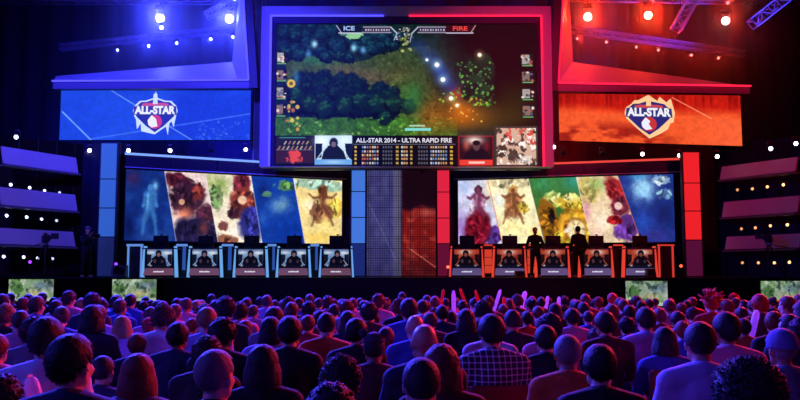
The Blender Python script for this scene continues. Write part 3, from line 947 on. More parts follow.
# ------------------------------------------------------------------ emblem on the side screens
def emblem(parent, o, right, up, s, ice):
    """shield emblem with ALL-STAR; o centre, s metres per unit of 20 tall"""
    right, up = Vector(right).normalized(), Vector(up).normalized()
    n = up.cross(right).normalized()       # towards the viewer is -n ... chosen so that the layers step forward
    f = right.cross(up)

    def poly(name, pts, m, lay):
        bm = bmesh.new()
        vs = [o + right * (x * s) + up * (y * s) + f * (0.012 * lay) for x, y in pts]
        slab(bm, vs, -f, 0.01)
        bmesh.ops.triangulate(bm, faces=[q for q in bm.faces if len(q.verts) > 4])
        return obj(name, bm, m, parent)
    pale = glow('emblem_pale_ice', (205, 225, 255), 1.0) if ice else glow('emblem_pale_fire', (255, 205, 150), 1.0)
    edge = [(0, 11.5), (1, 8), (5, 6.6), (8, 6.5), (10.5, 4), (11.3, 1.2), (10.5, -1.5), (8, -4), (5, -7), (0, -10.6), (-5, -7), (-8, -4), (-10.5, -1.5), (-11.3, 1.2), (-10.5, 4), (-8, 6.5), (-5, 6.6), (-1, 8)]
    if ice:
        spk = [(0, 11.5), (1, 8), (5, 6.6), (8, 6.5), (10.5, 4), (11.3, 1.2), (10.5, -1.5), (9.4, -7), (8.4, -4), (7.3, -5), (6.6, -11), (5.6, -6.6), (3, -8.4), (0, -10.6), (-5, -7), (-6.8, -9), (-7.2, -5), (-9, -8), (-9.6, -3), (-10.5, -1.5), (-11.3, 1.2), (-10.5, 4), (-8, 6.5), (-5, 6.6), (-1, 8)]
    else:
        spk = [(0, 10.5), (1, 8.0), (4.2, 7.4), (5.2, 9.6), (6.4, 7.2), (8.4, 6.8), (10.4, 8.8), (9.8, 5.6), (10.8, 4.2), (12.2, 1.6), (10.9, -0.9), (11.4, -3.0), (9.0, -3.9), (8.8, -6.4), (6.2, -6.4), (5.6, -8.6), (3, -8.6), (0, -11.4), (-5, -7.2), (-8, -4.3), (-10.8, -1.5), (-11.6, 1.2), (-10.8, 4), (-8.2, 5.8), (-6.8, 7.6), (-4, 7.2), (-1.2, 8)]
    poly('emblem', spk, pale, 0)
    inn = [(x * 0.91, y * 0.9) for x, y in edge]
    inn[0] = (0, 6.6)
    poly('emblem', inn, glow('emblem_navy', (24, 40, 120), 1.0), 1)
    poly('emblem', [(-6.5, 5), (-4, 5.4), (4, 5.4), (6.5, 5), (7, 3.4), (-7, 3.4)], glow('emblem_coral', (205, 70, 80), 1.0), 2)
    poly('emblem', [(-0.9, 10), (0.9, 10), (1.2, 4.8), (-1.2, 4.8)], pale, 3)
    # ball below: left white, right red
    pts = [(3.6 * math.cos(a), -4.2 + 3.6 * math.sin(a)) for a in [2 * PI * i / 20 for i in range(20)]]
    poly('emblem', pts, glow('emblem_red', (205, 50, 55), 1.0), 2)
    poly('emblem', [(-3.6, -3.6), (-1.6, -0.9), (0.6, -2.8), (-0.2, -4.2), (1.4, -6.6), (-1.5, -7.2), (-3.2, -5.8)], glow('emblem_white', (235, 240, 255), 1.0), 3)
    poly('emblem', [(-10.6, 3.7), (10.6, 3.7), (11.0, -0.8), (-11.0, -0.8)], glow('emblem_band', (34, 50, 120) if ice else (60, 30, 70), 1.0), 3)
    text_mesh('lettering', 'ALL-STAR', 5.4 * s, glow('letter_emblem', (240, 240, 250), 1.0), o + up * 1.45 * s + f * 0.06, right, up, parent, bold=0.022, width=20.5 * s, ext=0.006)
    text_mesh('lettering', 'ALL-STAR', 5.4 * s, glow('emblem_band', (34, 50, 120), 1.0), o + up * 1.45 * s + f * 0.05, right, up, parent, bold=0.045, width=21.4 * s, ext=0.004)


def side_screen(c, pic, label, ec, ice, name='side_screen'):
    """c four corners tl,tr,br,bl in the place"""
    tl, tr, br, bl = c
    ctr = (tl + tr + br + bl) / 4
    t = thing(name, ctr, label, 'screen')
    c = [v - ctr for v in c]
    right = (c[1] - c[0]).normalized()
    up = (c[0] - c[3]).normalized()
    f = right.cross(up)
    bm = bmesh.new()
    slab(bm, [v - f * 0.02 for v in (c[3], c[2], c[1], c[0])], -f, 0.25)
    obj('housing', bm, BLACK, t)
    picture_mesh('display', pic, c[0], c[1], c[2], c[3], SCR, t)
    eu, ev = ec
    pos = (c[0] * (1 - eu) + c[1] * eu) * (1 - ev) + (c[3] * (1 - eu) + c[2] * eu) * ev
    emblem(t, pos + f * 0.03, right, up, 0.079, ice)
    return t


p = Pic(58, 251, 90, 141, 1.5, (22, 56, 205))
p.mix(np.clip(p.noise(40) * 2 - 0.7, 0, 1) * 0.5, (40, 96, 236))
p.mix(np.clip((p.x - 190) / 70, 0, 1) * 0.5, (20, 62, 214))
p.poly([(109, 90), (192, 141), (58, 141), (58, 90)], (30, 78, 225), 0.35)
p.line(109, 90, 192, 141, 0.6, (120, 170, 255), 0.9); p.line(60, 112, 90, 141, 0.9, (130, 180, 255), 0.9); p.line(90, 140, 251, 114, 0.8, (90, 140, 250), 0.6)
p.specks(60, (195, 251, 122, 140), 0.9, [(60, 120, 240), (90, 150, 250)], 0.4)
p.grain(3, 0.08)
dS = 31.5
cL = [P(62, 90.5, dS), P(251, 90.5, dS), P(250, 141.5, dS), P(58.5, 140, dS)]
cL[0].x = cL[3].x = (cL[0].x + cL[3].x) / 2
cL[1].x = cL[2].x = (cL[1].x + cL[2].x) / 2
cL[2].z = cL[3].z
side_screen(cL, p, 'blue side screen with the icy ALL-STAR shield emblem', (0.50, 0.47), True)
p = Pic(559, 743, 93, 146, 1.5, (190, 26, 14))
n = p.noise(26, sx=0.5)
t_ = np.clip((p.y - 104 + (n - 0.5) * 16) / 12, 0, 1)
p.mix(t_, (232, 84, 40))
p.mix(np.clip((p.x - 690) / 40, 0, 1) * np.clip((p.y - 112) / 10, 0, 1), (240, 92, 50))
p.mix(np.clip((p.noise(9, sx=0.4) - 0.42) * 6, 0, 1) * np.clip((p.y - 122) / 10, 0, 1) * np.clip((690 - p.x) / 40, 0, 1) * 0.85, (140, 22, 16))
p.mix(np.clip((112 - p.y) / 14, 0, 1) * np.clip(p.noise(5, sx=2, sy=0.2) * 2 - 0.6, 0, 1) * 0.8, (120, 6, 8))
p.line(677, 96, 715, 118, 0.7, (255, 150, 110), 0.9)
p.grain(3, 0.12)
cR = [P(559, 94, 31.2), P(739, 94, 31.2), P(743, 143.5, 31.2), P(560, 143.5, 31.2)]
cR[0] = P(559, 93.5, 31.8); cR[3] = P(559, 140.5, 31.8); cR[1] = P(740, 95.5, 29.6); cR[2] = P(742.5, 146, 29.6)
zt = (cR[0].z + cR[1].z) / 2; zb = (cR[2].z + cR[3].z) / 2
cR[3].x = cR[0].x = (cR[0].x + cR[3].x) / 2; cR[2].x = cR[1].x = (cR[1].x + cR[2].x) / 2
side_screen(cR, p, 'orange and red side screen with the fiery ALL-STAR shield emblem', (0.512, 0.44), False)


# ------------------------------------------------------------------ L-shaped bevelled surrounds above the side screens
def surround(lip0, lip1, back0, back1, top_in, top_out, d0, label, mirror):
    """lip: front lower edge pixels (outer end, corner); back: rear upper edge; vertical band goes up from the corner"""
    (lx0, ly0), (lx1, ly1) = lip0, lip1
    t = thing('set_surround', P(lx1, ly1, d0), label, 'frame')
    o = Vector(t.location)
    A = P(lx0, ly0, d0 - 0.3) - o; B = P(lx1, ly1, d0) - o
    C = P(*back0, d0 + 1.1) - o; D = P(*back1, d0 + 1.3) - o
    E = P(*top_in, d0 + 1.3) - o; F = P(*top_out, d0) - o
    bm = bmesh.new()
    th = Vector((0, 0.25, 0))
    hexa(bm, [A, B, D, C] if not mirror else [B, A, C, D], [v + th for v in ([A, B, D, C] if not mirror else [B, A, C, D])])
    obj('lower_bevel', bm, SETPALE, t)
    bm = bmesh.new()
    q = [B, F, E, D] if not mirror else [F, B, D, E]
    hexa(bm, q, [v + th for v in q])
    obj('side_bevel', bm, SETPALE, t)
    bm = bmesh.new()
    up_ = Vector((0, -0.10, 0.0))
    cyl(bm, A + up_, B + up_, 0.035, n=8)
    obj('glow_strip', bm, glow('strip_red' if mirror else 'strip_blue', (225, 20, 50) if mirror else (60, 56, 255), 3.0), t)
    bm = bmesh.new()
    cyl(bm, B + up_, F + up_, 0.035, n=8)
    obj('glow_strip', bm, glow('strip_red_dim' if mirror else 'strip_blue', (200, 20, 60) if mirror else (80, 76, 255), 2.0 if mirror else 3.0), t)
    # front lip
    lipd = Vector((0, 0, -0.3))
    q = [A + lipd, B + lipd, B, A] if not mirror else [B + lipd, A + lipd, A, B]
    bm = bmesh.new()
    hexa(bm, q, [v + Vector((0, 0.3, 0)) for v in q])
    obj('lip', bm, SETGREY, t)
    w = Vector((0.35 if not mirror else -0.35, 0, 0))
    q = [B + lipd, B + lipd + w, F + w, F] if not mirror else [B + lipd + w, B + lipd, F, F + w]
    bm = bmesh.new()
    hexa(bm, q, [v + Vector((0, 0.3, 0)) for v in q])
    obj('side_lip', bm, mat('set_dim', (70, 68, 80), 0.6), t)
    return t


surround((53, 81.5), (249, 80.5), (56, 76), (232, 62), (240, -12), (243, -12), 31.2, 'blue lit sloping L-shaped surround above the blue side screen', False)
surround((750, 86.5), (558, 83.5), (690, 80), (573, 62), (569, -12), (563, -12), 31.2, 'red lit sloping L-shaped surround above the orange side screen', True)

# dark upright slabs beside the giant screen
for (x0, x1, lab) in ((250, 261, 'dark upright slab between blue side screen and giant screen'), (549, 556, 'dark upright slab between giant screen and orange side screen')):
    d = 32.6
    a, b = P(x0, 273, d), P(x1, 273, d)
    t = thing('pier', ((a.x + b.x) / 2, d, 6.1), lab, 'pillar')
    bm = bmesh.new()
    box(bm, (0, 0, 3.6), (b.x - a.x, 0.3, 7.2), bevel=0.03)
    tagm = mat('pier_navy', (64, 62, 84), 0.55)
    obj('body', bm, tagm, t)
    bm = bmesh.new()
    for k in ((-0.42, 0.42) if b.x - a.x > 1 else (-0.3, 0.3)):
        box(bm, ((b.x - a.x) * k, -0.18, 3.6), (0.06, 0.06, 7.2))
    obj('ridge', bm, SETGREY, t)


# ------------------------------------------------------------------ side wing shelves
def wing(pi, po, zt_px, d_i, d_o, h, label, mirror):
    """inner and outer top-edge pixels"""
    a = P(pi[0], pi[1], d_i); b = P(po[0], po[1], d_o)
    zz = (a.z + b.z) / 2
    a.z = b.z = zz
    if mirror:
        a, b = a, b
    else:
        a, b = b, a
    o = (a + b) / 2
    t = thing('wing_shelf', o, label, 'shelf')
    a, b = a - o, b - o
    r = (b - a).normalized()
    n = Vector((-r.y, r.x, 0))
    dn = Vector((0, 0, -h)) - n * 0.16
    bm = bmesh.new()
    q = [a + dn, b + dn, b, a]
    hexa(bm, q, [v + n * 0.08 for v in q])
    obj('face', bm, SETPALE, t)
    bm = bmesh.new()
    q = [a + dn - n * 0.14 - Vector((0, 0, 0.09)), b + dn - n * 0.14 - Vector((0, 0, 0.09)), b + dn - n * 0.14 - Vector((0, 0, 0.03)), a + dn - n * 0.14 - Vector((0, 0, 0.03))]
    hexa(bm, q, [v + n * 0.4 for v in q])
    obj('ledge', bm, SETGREY, t)
    return t


kk = -60
for (pi, po, h, lab) in (((76, 159), (2, 145), 0.60, 'topmost violet lit slanted shelf at the left edge of the stage'),
                         ((75, 196.5), (0, 185), 0.62, 'middle violet lit slanted shelf at the left edge of the stage'),
                         ((73, 233.5), (-2, 226), 0.55, 'lowest violet lit slanted shelf at the left edge of the stage')):
    wing(pi, (po[0] + kk * 0, po[1]), 0, 30.2, 27.4, h, lab, False)
for (pi, po, h, lab) in (((722, 168.5), (797, 155), 0.50, 'topmost red lit slanted shelf at the right edge of the stage'),
                         ((724, 203.5), (799, 194), 0.58, 'middle red lit slanted shelf at the right edge of the stage'),
                         ((727, 239), (801, 231), 0.48, 'lowest red lit slanted shelf at the right edge of the stage')):
    wing(pi, po, 0, 30.2, 27.6, h, lab, True)
# dark towers carrying the shelves
for (x0, x1, y0, y1, nm, lab) in ((-60, 79, 31.2, 28.0, 'wing_tower', 'dark tower wall behind the three violet lit shelves'), (718, 860, 31.2, 28.2, 'wing_tower', 'dark tower wall behind the three red lit shelves')):
    L = ((x0, y1), (x1, y0)) if x0 < 0 else ((x0, y0), (x1, y1))
    a, b = P(L[0][0], 273, L[0][1]), P(L[1][0], 273, L[1][1])
    a.z = b.z = ST
    o = (a + b) / 2
    t = thing(nm, o, lab, 'tower')
    r = (b - a).normalized(); n = Vector((-r.y, r.x, 0))
    bm = bmesh.new()
    A, B = a - o, b - o
    slab(bm, [A, B, B + Vector((0, 0, 5.2)), A + Vector((0, 0, 5.2))], n, 0.15)
    obj('wall', bm, BLACK, t)
    bm = bmesh.new()
    for k in range(7):
        q = A.lerp(B, (k + 0.5) / 7) - n * 0.05
        cyl(bm, q, q + Vector((0, 0, 5.2)), 0.025, n=8)
    obj('upright', bm, BLACK, t)


# ------------------------------------------------------------------ stage lights
def light_proto(big):
    r = 0.17 if big else 0.075
    t = thing('stage_light', (0, 0, 0), 'x', 'stage light')
    bm = bmesh.new()
    box(bm, (0, 0, r * 2.9), (r * 2.2, r * 1.7, r * 0.9), bevel=r * 0.12)
    cyl(bm, (0, 0, r * 3.3), (0, 0, r * 4.2), r * 0.18, n=8)
    obj('base', bm, PLASTIC, t)
    bm = bmesh.new()
    for s in (-1, 1):
        box(bm, (s * r * 1.32, 0, r * 1.25), (r * 0.16, r * 0.6, r * 2.9), bevel=r * 0.05)
    box(bm, (0, 0, r * 2.5), (r * 2.8, r * 0.6, r * 0.16))
    obj('yoke', bm, PLASTIC, t)
    bm = bmesh.new()
    cyl(bm, (0, -r * 0.95, 0), (0, r * 1.1, 0), r * 1.14, r * 0.85, n=20)
    cyl(bm, (0, r * 1.1, 0), (0, r * 1.5, 0), r * 0.85, r * 0.4, n=20)
    hd = obj('head', bm, PLASTIC, t)
    bm = bmesh.new()
    ball(bm, (0, -r * 0.93, 0), r, u=18, v=10, s=(1, 0.28, 1))
    obj('lens', bm, glow('lens', (255, 255, 255), 6.0), t, smooth=True)
    return t


PB, PS = light_proto(True), light_proto(False)
proto_used = {id(PB): False, id(PS): False}
first = {True: True, False: True}


def stage_light(px, py, d, big, rgb, s, label, aim=None, group=None, on=True):
    src = PB if big else PS
    if first[big]:
        r = src
        first[big] = False
        ch = list(src.children)
    else:
        r = src.copy(); COL.objects.link(r)
        ch = []
        for c in src.children:
            k = c.copy(); COL.objects.link(k); k.parent = r; ch.append(k)
    r.location = P(px, py, d)
    if 'in the row below' in label or ' row ' in label:
        r.scale = (0.72, 0.72, 0.72)
    if on and s > 2:
        HALO.append((Vector(r.location), big, rgb, s, px))
    r['label'] = label
    if group:
        r['group'] = group
    elif 'group' in r:
        del r['group']
    tgt = Vector(aim) if aim is not None else Vector((0, 8, 1.2))
    dv = tgt - r.location
    yaw = math.atan2(-dv.x, dv.y) + PI
    pit = math.atan2(dv.z, math.hypot(dv.x, dv.y))
    r.rotation_euler = (0, 0, yaw)
    for k in ch:
        nm = k.name.split('.')[0]
        if nm in ('head', 'lens'):
            k.rotation_euler = (-pit, 0, 0)
        if nm == 'lens':
            if not k.data.users == 1:
                k.data = k.data.copy()
            k.data.materials[0] = glow('lens_%d_%d_%d_%d' % (*rgb, int(s * 10)), rgb, s) if on else BLACK
    return r


WHT = (235, 240, 255)
BLU = (150, 175, 255)
RDL = (255, 150, 110)
HALO = []
LG = 'row of small lights above the blue side screen'
ords = ['first', 'second', 'third', 'fourth', 'fifth', 'sixth', 'seventh', 'eighth']
crowd = (0, 8, 1.2)
stage_light(160, 18, 34.5, True, WHT, 26, 'largest blazing white stage light above the icy shield emblem')
stage_light(161.5, 27.5, 34.3, False, WHT, 14, 'small bright light directly under the largest blazing white light')
stage_light(229, 18.5, 34.5, True, (215, 230, 255), 24, 'big bluish white stage light near upper left corner of the giant screen')
stage_light(234, 0, 34.5, False, WHT, 10, 'small white light at top edge above the big bluish white light')
for i, (x, y) in enumerate(((118, 50), (149, 46), (177, 43), (211, 39), (233, 37))):
    stage_light(x, y, 35.8, False, WHT, 11 if i else 5, '%s light from the outer end of the small row over the blue side screen' % ords[i], aim=((x - 400) / 24 - 2, 10, 3))
stage_light(588, 16.5, 34.5, True, (255, 190, 150), 26, 'big red-haloed stage light nearest the giant screen on the red side')
stage_light(648.5, 15, 34.5, True, (255, 170, 110), 26, 'big orange-haloed stage light above the fiery shield emblem')
stage_light(726, 20.5, 34.5, True, (255, 235, 225), 12, 'big white stage light alone at far right above the orange screen')
stage_light(653, 0, 34.5, False, (230, 120, 130), 3, 'faint pink light at top edge above the orange-haloed light')
stage_light(728, 2.5, 34.5, False, (230, 120, 130), 3, 'faint pink light at top edge above the lone white light')
for i, (x, y) in enumerate(((577, 38.5), (606, 42), (636, 47), (658, 50), (691, 55), (718, 58))):
    stage_light(x, y, 35.8, False, (255, 140, 130), 3.5, '%s small reddish light in the row over the orange side screen, counted outwards' % ords[i], aim=((x - 400) / 24 + 2, 10, 3))
for (x, y, d, c, s, lab) in ((90, 150.5, 31.6, WHT, 14, 'white light left of the blue column top'),
                             (129, 150.5, 31.6, WHT, 12, 'white light at outer end of the blue fascia rail'),
                             (170.5, 150.5, 31.6, WHT, 12, 'white light over the first seam of the blue fascia'),
                             (246, 149.5, 31.6, WHT, 6, 'small light under the right corner of the blue side screen'),
                             (17, 137, 28, (200, 215, 255), 6, 'small oval light above the topmost violet shelf'),
                             (547, 146, 31.9, WHT, 8, 'left one of two white lights beside giant screen lower right corner'),
                             (553.5, 147, 31.9, WHT, 8, 'right one of two white lights beside giant screen lower right corner'),
                             (642, 154, 30.7, (255, 225, 220), 12, 'white light over the red rail beneath the fiery emblem'),
                             (679, 155.5, 30.3, (255, 225, 220), 12, 'white light at outer end of the red fascia rail'),
                             (716.5, 156.5, 29.9, (255, 215, 205), 14, 'white light right of the red column top'),
                             (770, 148.5, 28.5, WHT, 7, 'tilted white light above the topmost red shelf, nearer the column'),
                             (795, 143.5, 28, WHT, 7, 'tilted white light above the topmost red shelf at the frame edge')):
    stage_light(x, y, d, False, c, s, lab, aim=((x - 400) / 30, 5, 1.5))
for (x, y, d, lab) in ((211, 150, 31.6, 'unlit moving light hanging under the blue side screen'), (563, 153, 30.3, 'unlit moving light nearest the giant screen under the orange screen'),
                       (602, 153.5, 30.2, 'unlit moving light below the middle of the orange screen'), (422, 171, 31.9, 'unlit moving light under the giant screen scoreboard'), (508, 170, 31.4, 'unlit moving light under the giant screen small map')):
    stage_light(x, y, d, False, WHT, 1, lab, aim=((x - 400) / 30 + 3, 20, 0), on=False)
rows_l = (((10, 185), (29, 188), (44, 191), (59, 193)), ((6, 216), (26, 217.5), (41, 219.5), (56, 221)), ((3, 257), (23, 257.5), (37, 258.5), (52, 259)))
nmr = ('topmost', 'middle', 'lowest')
for j, rw in enumerate(rows_l):
    for i, (x, y) in enumerate(rw):
        stage_light(x, y, 28.4 + i * 0.45, False, (190, 200, 255), (9, 7, 3.5, 1.5)[i], '%s light from the left in the row below the %s violet shelf' % (ords[i], nmr[j]), aim=(6, 12, 9))
rows_r = (((738, 190), (753, 189), (768, 187), (784, 185)), ((742, 229), (756, 228), (771, 226), (788, 225)), ((743, 263), (759, 263), (775, 263), (790, 262.5)))
for j, rw in enumerate(rows_r):
    for i, (x, y) in enumerate(rw):
        stage_light(x, y, 29.8 - i * 0.4, False, (255, 170, 110), (1.0, 1.6, 2.6, 4)[i], '%s light from the left in the row below the %s red shelf' % (ords[i], nmr[j]), aim=(-6, 12, 6))

# lights bracketed to columns of the set are carried by pipes; trusses overhead
def truss(a, b, w, label, mt, name='truss'):
    a, b = Vector(a), Vector(b)
    hang = [a.lerp(b, 0.15), a.lerp(b, 0.85)]
    t = thing(name, a, label, 'truss')
    d = b - a
    L = d.length
    r = d.normalized()
    up = Vector((0, 0, 1)) if abs(r.z) < 0.9 else Vector((0, 1, 0))
    s = r.cross(up).normalized(); up = s.cross(r)
    cs = [s * w / 2 + up * w / 2, -s * w / 2 + up * w / 2, -s * w / 2 - up * w / 2, s * w / 2 - up * w / 2]
    bm = bmesh.new()
    for c in cs:
        cyl(bm, c, d + c, 0.03, n=8)
    obj('chord', bm, mt, t)
    bm = bmesh.new()
    n = max(2, int(L / w))
    for k in range(n):
        p0, p1 = r * L * k / n, r * L * (k + 1) / n
        for i in range(4):
            c0, c1 = cs[i], cs[(i + 1) % 4]
            if k % 2:
                c0, c1 = c1, c0
            cyl(bm, p0 + c0, p1 + c1, 0.016, n=6)
            cyl(bm, p0 + cs[i], p0 + cs[(i + 1) % 4], 0.014, n=6)
    obj('brace', bm, mt, t)
    bm = bmesh.new()
    for h in hang:
        cyl(bm, h - a, Vector((h.x - a.x, h.y - a.y, 19.0 - a.z)), 0.012, n=6)
    obj('cable', bm, BLACK, t)
    return t


ALU = mat('truss_aluminium', (170, 170, 178), 0.4, 0.6)
Z9 = Vector((0, 0, 0.94))
truss(P(-60, 18, 34.5) + Z9, P(262, 18.5, 34.5) + Z9, 0.45, 'long aluminium truss over the blue side screen', ALU)
truss(P(548, 15, 34.5) + Z9, P(850, 20, 34.5) + Z9, 0.45, 'long aluminium truss over the orange side screen', ALU)
Z9 = Vector((0, 0, 0.37))
truss(P(60, 55.5, 35.8) + Z9, P(262, 34, 35.8) + Z9, 0.26, 'slim truss behind the row of small lights on the blue side', ALU)
truss(P(556, 35, 35.8) + Z9, P(745, 62, 35.8) + Z9, 0.26, 'slim truss behind the row of small lights on the red side', ALU)
truss(P(676, 30, 33), P(708, -30, 33), 0.4, 'short steep truss section at upper right catching blue light', ALU)
truss(P(752, 24, 30), P(800, -14, 30), 0.4, 'slanted truss at the far upper right corner catching blue light', ALU)
truss(P(206, 16, 33.4), P(262, -14, 33.4), 0.3, 'short slanted truss beside the upper left of the giant screen', ALU)

# ------------------------------------------------------------------ booths
def paint_player(blue, k, split=False):
    p = Pic(0, 25, 0, 20, 5, (200, 220, 240) if blue else (210, 90, 60))
    b = p.blob
    if blue:
        p.grad((160, 195, 230), (60, 90, 160)); b(4, 2, 5, 3, (250, 252, 255), 0.9, 0.3); b(20, 3, 5, 4, (245, 250, 255), 0.9, 0.3)
        p.rect(0, 25, 0, 2.2, (60, 80, 150), 0.5)
    else:
        p.grad((190, 60, 40), (70, 16, 20)); b(11 + k, 3, 8, 3.5, (255, 240, 225), 0.95, 0.3); b(4, 9, 4, 5, (235, 90, 50), 0.8, 0.3)
    body = (10, 12, 30) if blue else (14, 10, 20)
    p.poly([(0, 5), (4.5, 5.5), (4, 14), (0, 17)], body, 0.9); p.poly([(25, 5), (20.5, 5.5), (21, 14), (25, 17)], body, 0.9)
    x = 12.5 + (k - 2) * 0.5
    p.poly([(x - 8.5, 18.5), (x - 7, 10), (x - 3, 6.5), (x + 3, 6.5), (x + 7, 10), (x + 8.5, 18.5)], body)
    b(x, 4.3, 3.0, 3.6, body, 1); b(x, 5.6, 1.8, 2.2, (150, 110, 120) if blue else (150, 80, 70), 0.85)
    b(x - 3.6, 12.5, 1.4, 2.2, (110, 70, 90), 0.7); b(x + 3.8, 13, 1.3, 1.8, (90, 60, 80), 0.7)
    p.line(0.5, 18, 5.2, 11.5, 0.35, (205, 230, 250) if blue else (230, 120, 90), 0.9); p.line(24.5, 18, 19.8, 11.5, 0.35, (205, 230, 250) if blue else (230, 120, 90), 0.9)
    p.rect(0, 25, 17.2, 20, (16, 18, 40)); b(3.6, 17.4, 1.5, 1.1, (240, 240, 250), 0.9, 0.3); b(21.3, 17.4, 1.5, 1.1, (240, 240, 250), 0.7, 0.3)
    return p


def booth(px, blue, k, label):
    d = 28.3
    c = P(px, 276, d)
    sc = d / 800
    t = thing('player_booth', (c.x, d, ST), label, 'booth')
    if blue:
        edge = glow('edge_ice', (105, 165, 232), 1.0)
        barc = glow('bar_ice', (104, 66, 92), 1.0)
    else:
        edge = glow('edge_fire', (228, 62, 48), 1.0)
        barc = glow('bar_fire', (84, 74, 122), 1.0)
    w = 16.2 * sc
    HP = 31 * sc
    H = 28.6 * sc
    # posts, splayed
    for s in (-1, 1):
        bm = bmesh.new()
        q = [(s * (w + 0.02) - 0.024, 0, 0), (s * (w + 0.02) + 0.024, 0, 0), (s * (w - 0.04) + 0.018, 0, HP), (s * (w - 0.04) - 0.018, 0, HP)]
        hexa(bm, [Vector(v) for v in q], [Vector(v) + Vector((0, 0.3, 0)) for v in q])
        obj('post', bm, edge, t)
    bm = bmesh.new()
    box(bm, (0, 0.42, H / 2), (2 * w - 0.08, 0.7, H - 0.04), bevel=0.01)
    obj('cabinet', bm, PLASTIC, t)
    bm = bmesh.new()
    box(bm, (0, 0.42, H + 0.0), (2 * w + 0.06, 0.9, 0.04), bevel=0.01)
    obj('desktop', bm, mat('desk_top', (90, 92, 110), 0.4), t)
    # front display and name bar
    x = 12.4 * sc
    z0, z1 = 9.3 * sc, 27.6 * sc
    o = picture_mesh('front_display', paint_player(blue, k), (-x, 0.055, z1), (x, 0.055, z1), (x, 0.055, z0), (-x, 0.055, z0), screen_mat('booth_picture', 0.8), t)
    bm = bmesh.new()
    q = [Vector((-w * 0.93, -0.06, 0.07)), Vector((w * 0.93, -0.06, 0.07)), Vector((w * 0.86, 0.04, 9 * sc)), Vector((-w * 0.86, 0.04, 9 * sc))]
    hexa(bm, q, [v + Vector((0, 0.05, 0)) for v in q])
    nb = obj('name_bar', bm, barc, t)
    bm = bmesh.new()
    u = (Vector((0, 0.1, 9 * sc - 0.07))).normalized()
    for i in range(6):
        xx = -0.16 + i * 0.062 + (0.02 if k % 2 else 0)
        cc = Vector((xx, -0.012, 5.2 * sc))
        box(bm, cc, (0.048, 0.012, 0.055 + 0.012 * ((i * 7 + k) % 3)))
    obj('name_strip', bm, WHITE_G, nb)
    # monitor on top, seen from behind
    bm = bmesh.new()
    mz = H + 0.25
    box(bm, (0.02, 0.1, mz), (0.54, 0.05, 0.42), bevel=0.015)
    box(bm, (0.02, 0.05, mz), (0.3, 0.06, 0.2), bevel=0.02)
    m_ = obj('monitor', bm, PLASTIC, t)
    bm = bmesh.new()
    box(bm, (0.02, 0.14, H + 0.1), (0.07, 0.04, 0.16)); box(bm, (0.02, 0.14, H + 0.03), (0.26, 0.18, 0.02))
    obj('stand', bm, PLASTIC, m_)
    bm = bmesh.new()
    box(bm, (0.04, 0.1, mz + 0.24), (0.09, 0.04, 0.04), bevel=0.01); cyl(bm, (0.04, 0.1, mz + 0.2), (0.04, 0.1, mz + 0.24), 0.012)
    obj('webcam', bm, PLASTIC, m_)
    return t


bl_x = (158.5, 204, 250, 293, 336)
rd_x = (467, 510, 553.5, 597, 641)
for i, x in enumerate(bl_x):
    booth(x, True, i, '%s blue-edged player booth from the left under the cool artwork screen' % ords[i])
for i, x in enumerate(rd_x):
    booth(x, False, i, '%s red-edged player booth from the left under the warm artwork screen' % ords[i])


def divider(pa, pb, blue, style, label):
    d = 28.9
    a, b = P(pa, 276, d), P(pb, 276, d)
    w = b.x - a.x
    t = thing('divider', ((a.x + b.x) / 2, d, ST), label, 'divider')
    H = 1.12
    edge = glow('edge_ice2', (95, 140, 220), 1.0) if blue else glow('edge_fire2', (215, 56, 44), 1.0)
    bm = bmesh.new()
    box(bm, (0, 0, H + 0.03), (w, 0.12, 0.08 if blue else 0.05), bevel=0.01)
    obj('top_bar', bm, edge, t)
    bm = bmesh.new()
    box(bm, (0, 0.1, H / 2), (w, 0.05, H))
    obj('backing', bm, PLASTIC, t)
    if style == 'tiles':
        for r_ in range(3):
            bm = bmesh.new()
            box(bm, (0, 0.04, 0.28 + 0.29 * r_), (w - 0.04, 0.05, 0.27), bevel=0.01)
            obj('tile', bm, glow('tile_fire', (206, 62, 42), 1.0), t)
    elif style == 'posts':
        for s in (-1, 1):
            bm = bmesh.new()
            box(bm, (s * (w / 2 - 0.05), 0.02, H / 2), (0.05, 0.08, H))
            obj('post', bm, edge, t)
    elif style == 'lamp':
        bm = bmesh.new()
        box(bm, (w * 0.2, 0.03, H * 0.6), (w * 0.3, 0.06, H * 0.75), bevel=0.02)
        obj('side_lamp', bm, glow('side_lamp', (40, 76, 160), 1.0), t)
    return t


divider(126, 142, True, 'posts', 'open blue-edged end frame left of the first blue booth')
for i in range(4):
    divider(bl_x[i] + 17.3, bl_x[i + 1] - 17.3, True, 'lamp', 'dark divider panel between the %s and %s blue booths' % (ords[i], ords[i + 1]))
for i in range(4):
    divider(rd_x[i] + 17.3, rd_x[i + 1] - 17.3, False, 'tiles' if i in (0, 1) else 'plain', '%s divider panel between the %s and %s red booths' % ('orange-red tiled' if i in (0, 1) else 'dark', ords[i], ords[i + 1]))
divider(658.5, 675, False, 'posts', 'open red-edged end frame right of the fifth red booth')

# ------------------------------------------------------------------ floor monitors on the stage front
def paint_clip(seed):
    random.seed(seed)
    p = Pic(0, 44, 0, 20, 3, (150, 170, 150))
    p.seed = seed * 40
    p.mix(np.clip(p.noise(9) * 2.2 - 0.7, 0, 1), (96, 140, 70)); p.mix(np.clip(p.noise(7) * 2.4 - 1.1, 0, 1), (205, 215, 200))
    p.blob(31, 6, 7, 5, (90, 120, 150), 0.8, 0.3); p.blob(8, 9, 6, 5, (60, 100, 50), 0.8, 1, rough=0.8); p.blob(40, 5, 5, 6, (70, 80, 110), 0.7, 0.3)
    p.mix(np.clip((p.noise(5) - 0.6) * 12, 0, 1) * 0.8, (40, 60, 50)); p.blob(27, 13, 9, 4, (200, 180, 130), 0.7, 0.3)
    p.rect(20, 44, 17.5, 20, (200, 200, 210), 0.7)
    p.grain(2, 0.25)
    return p


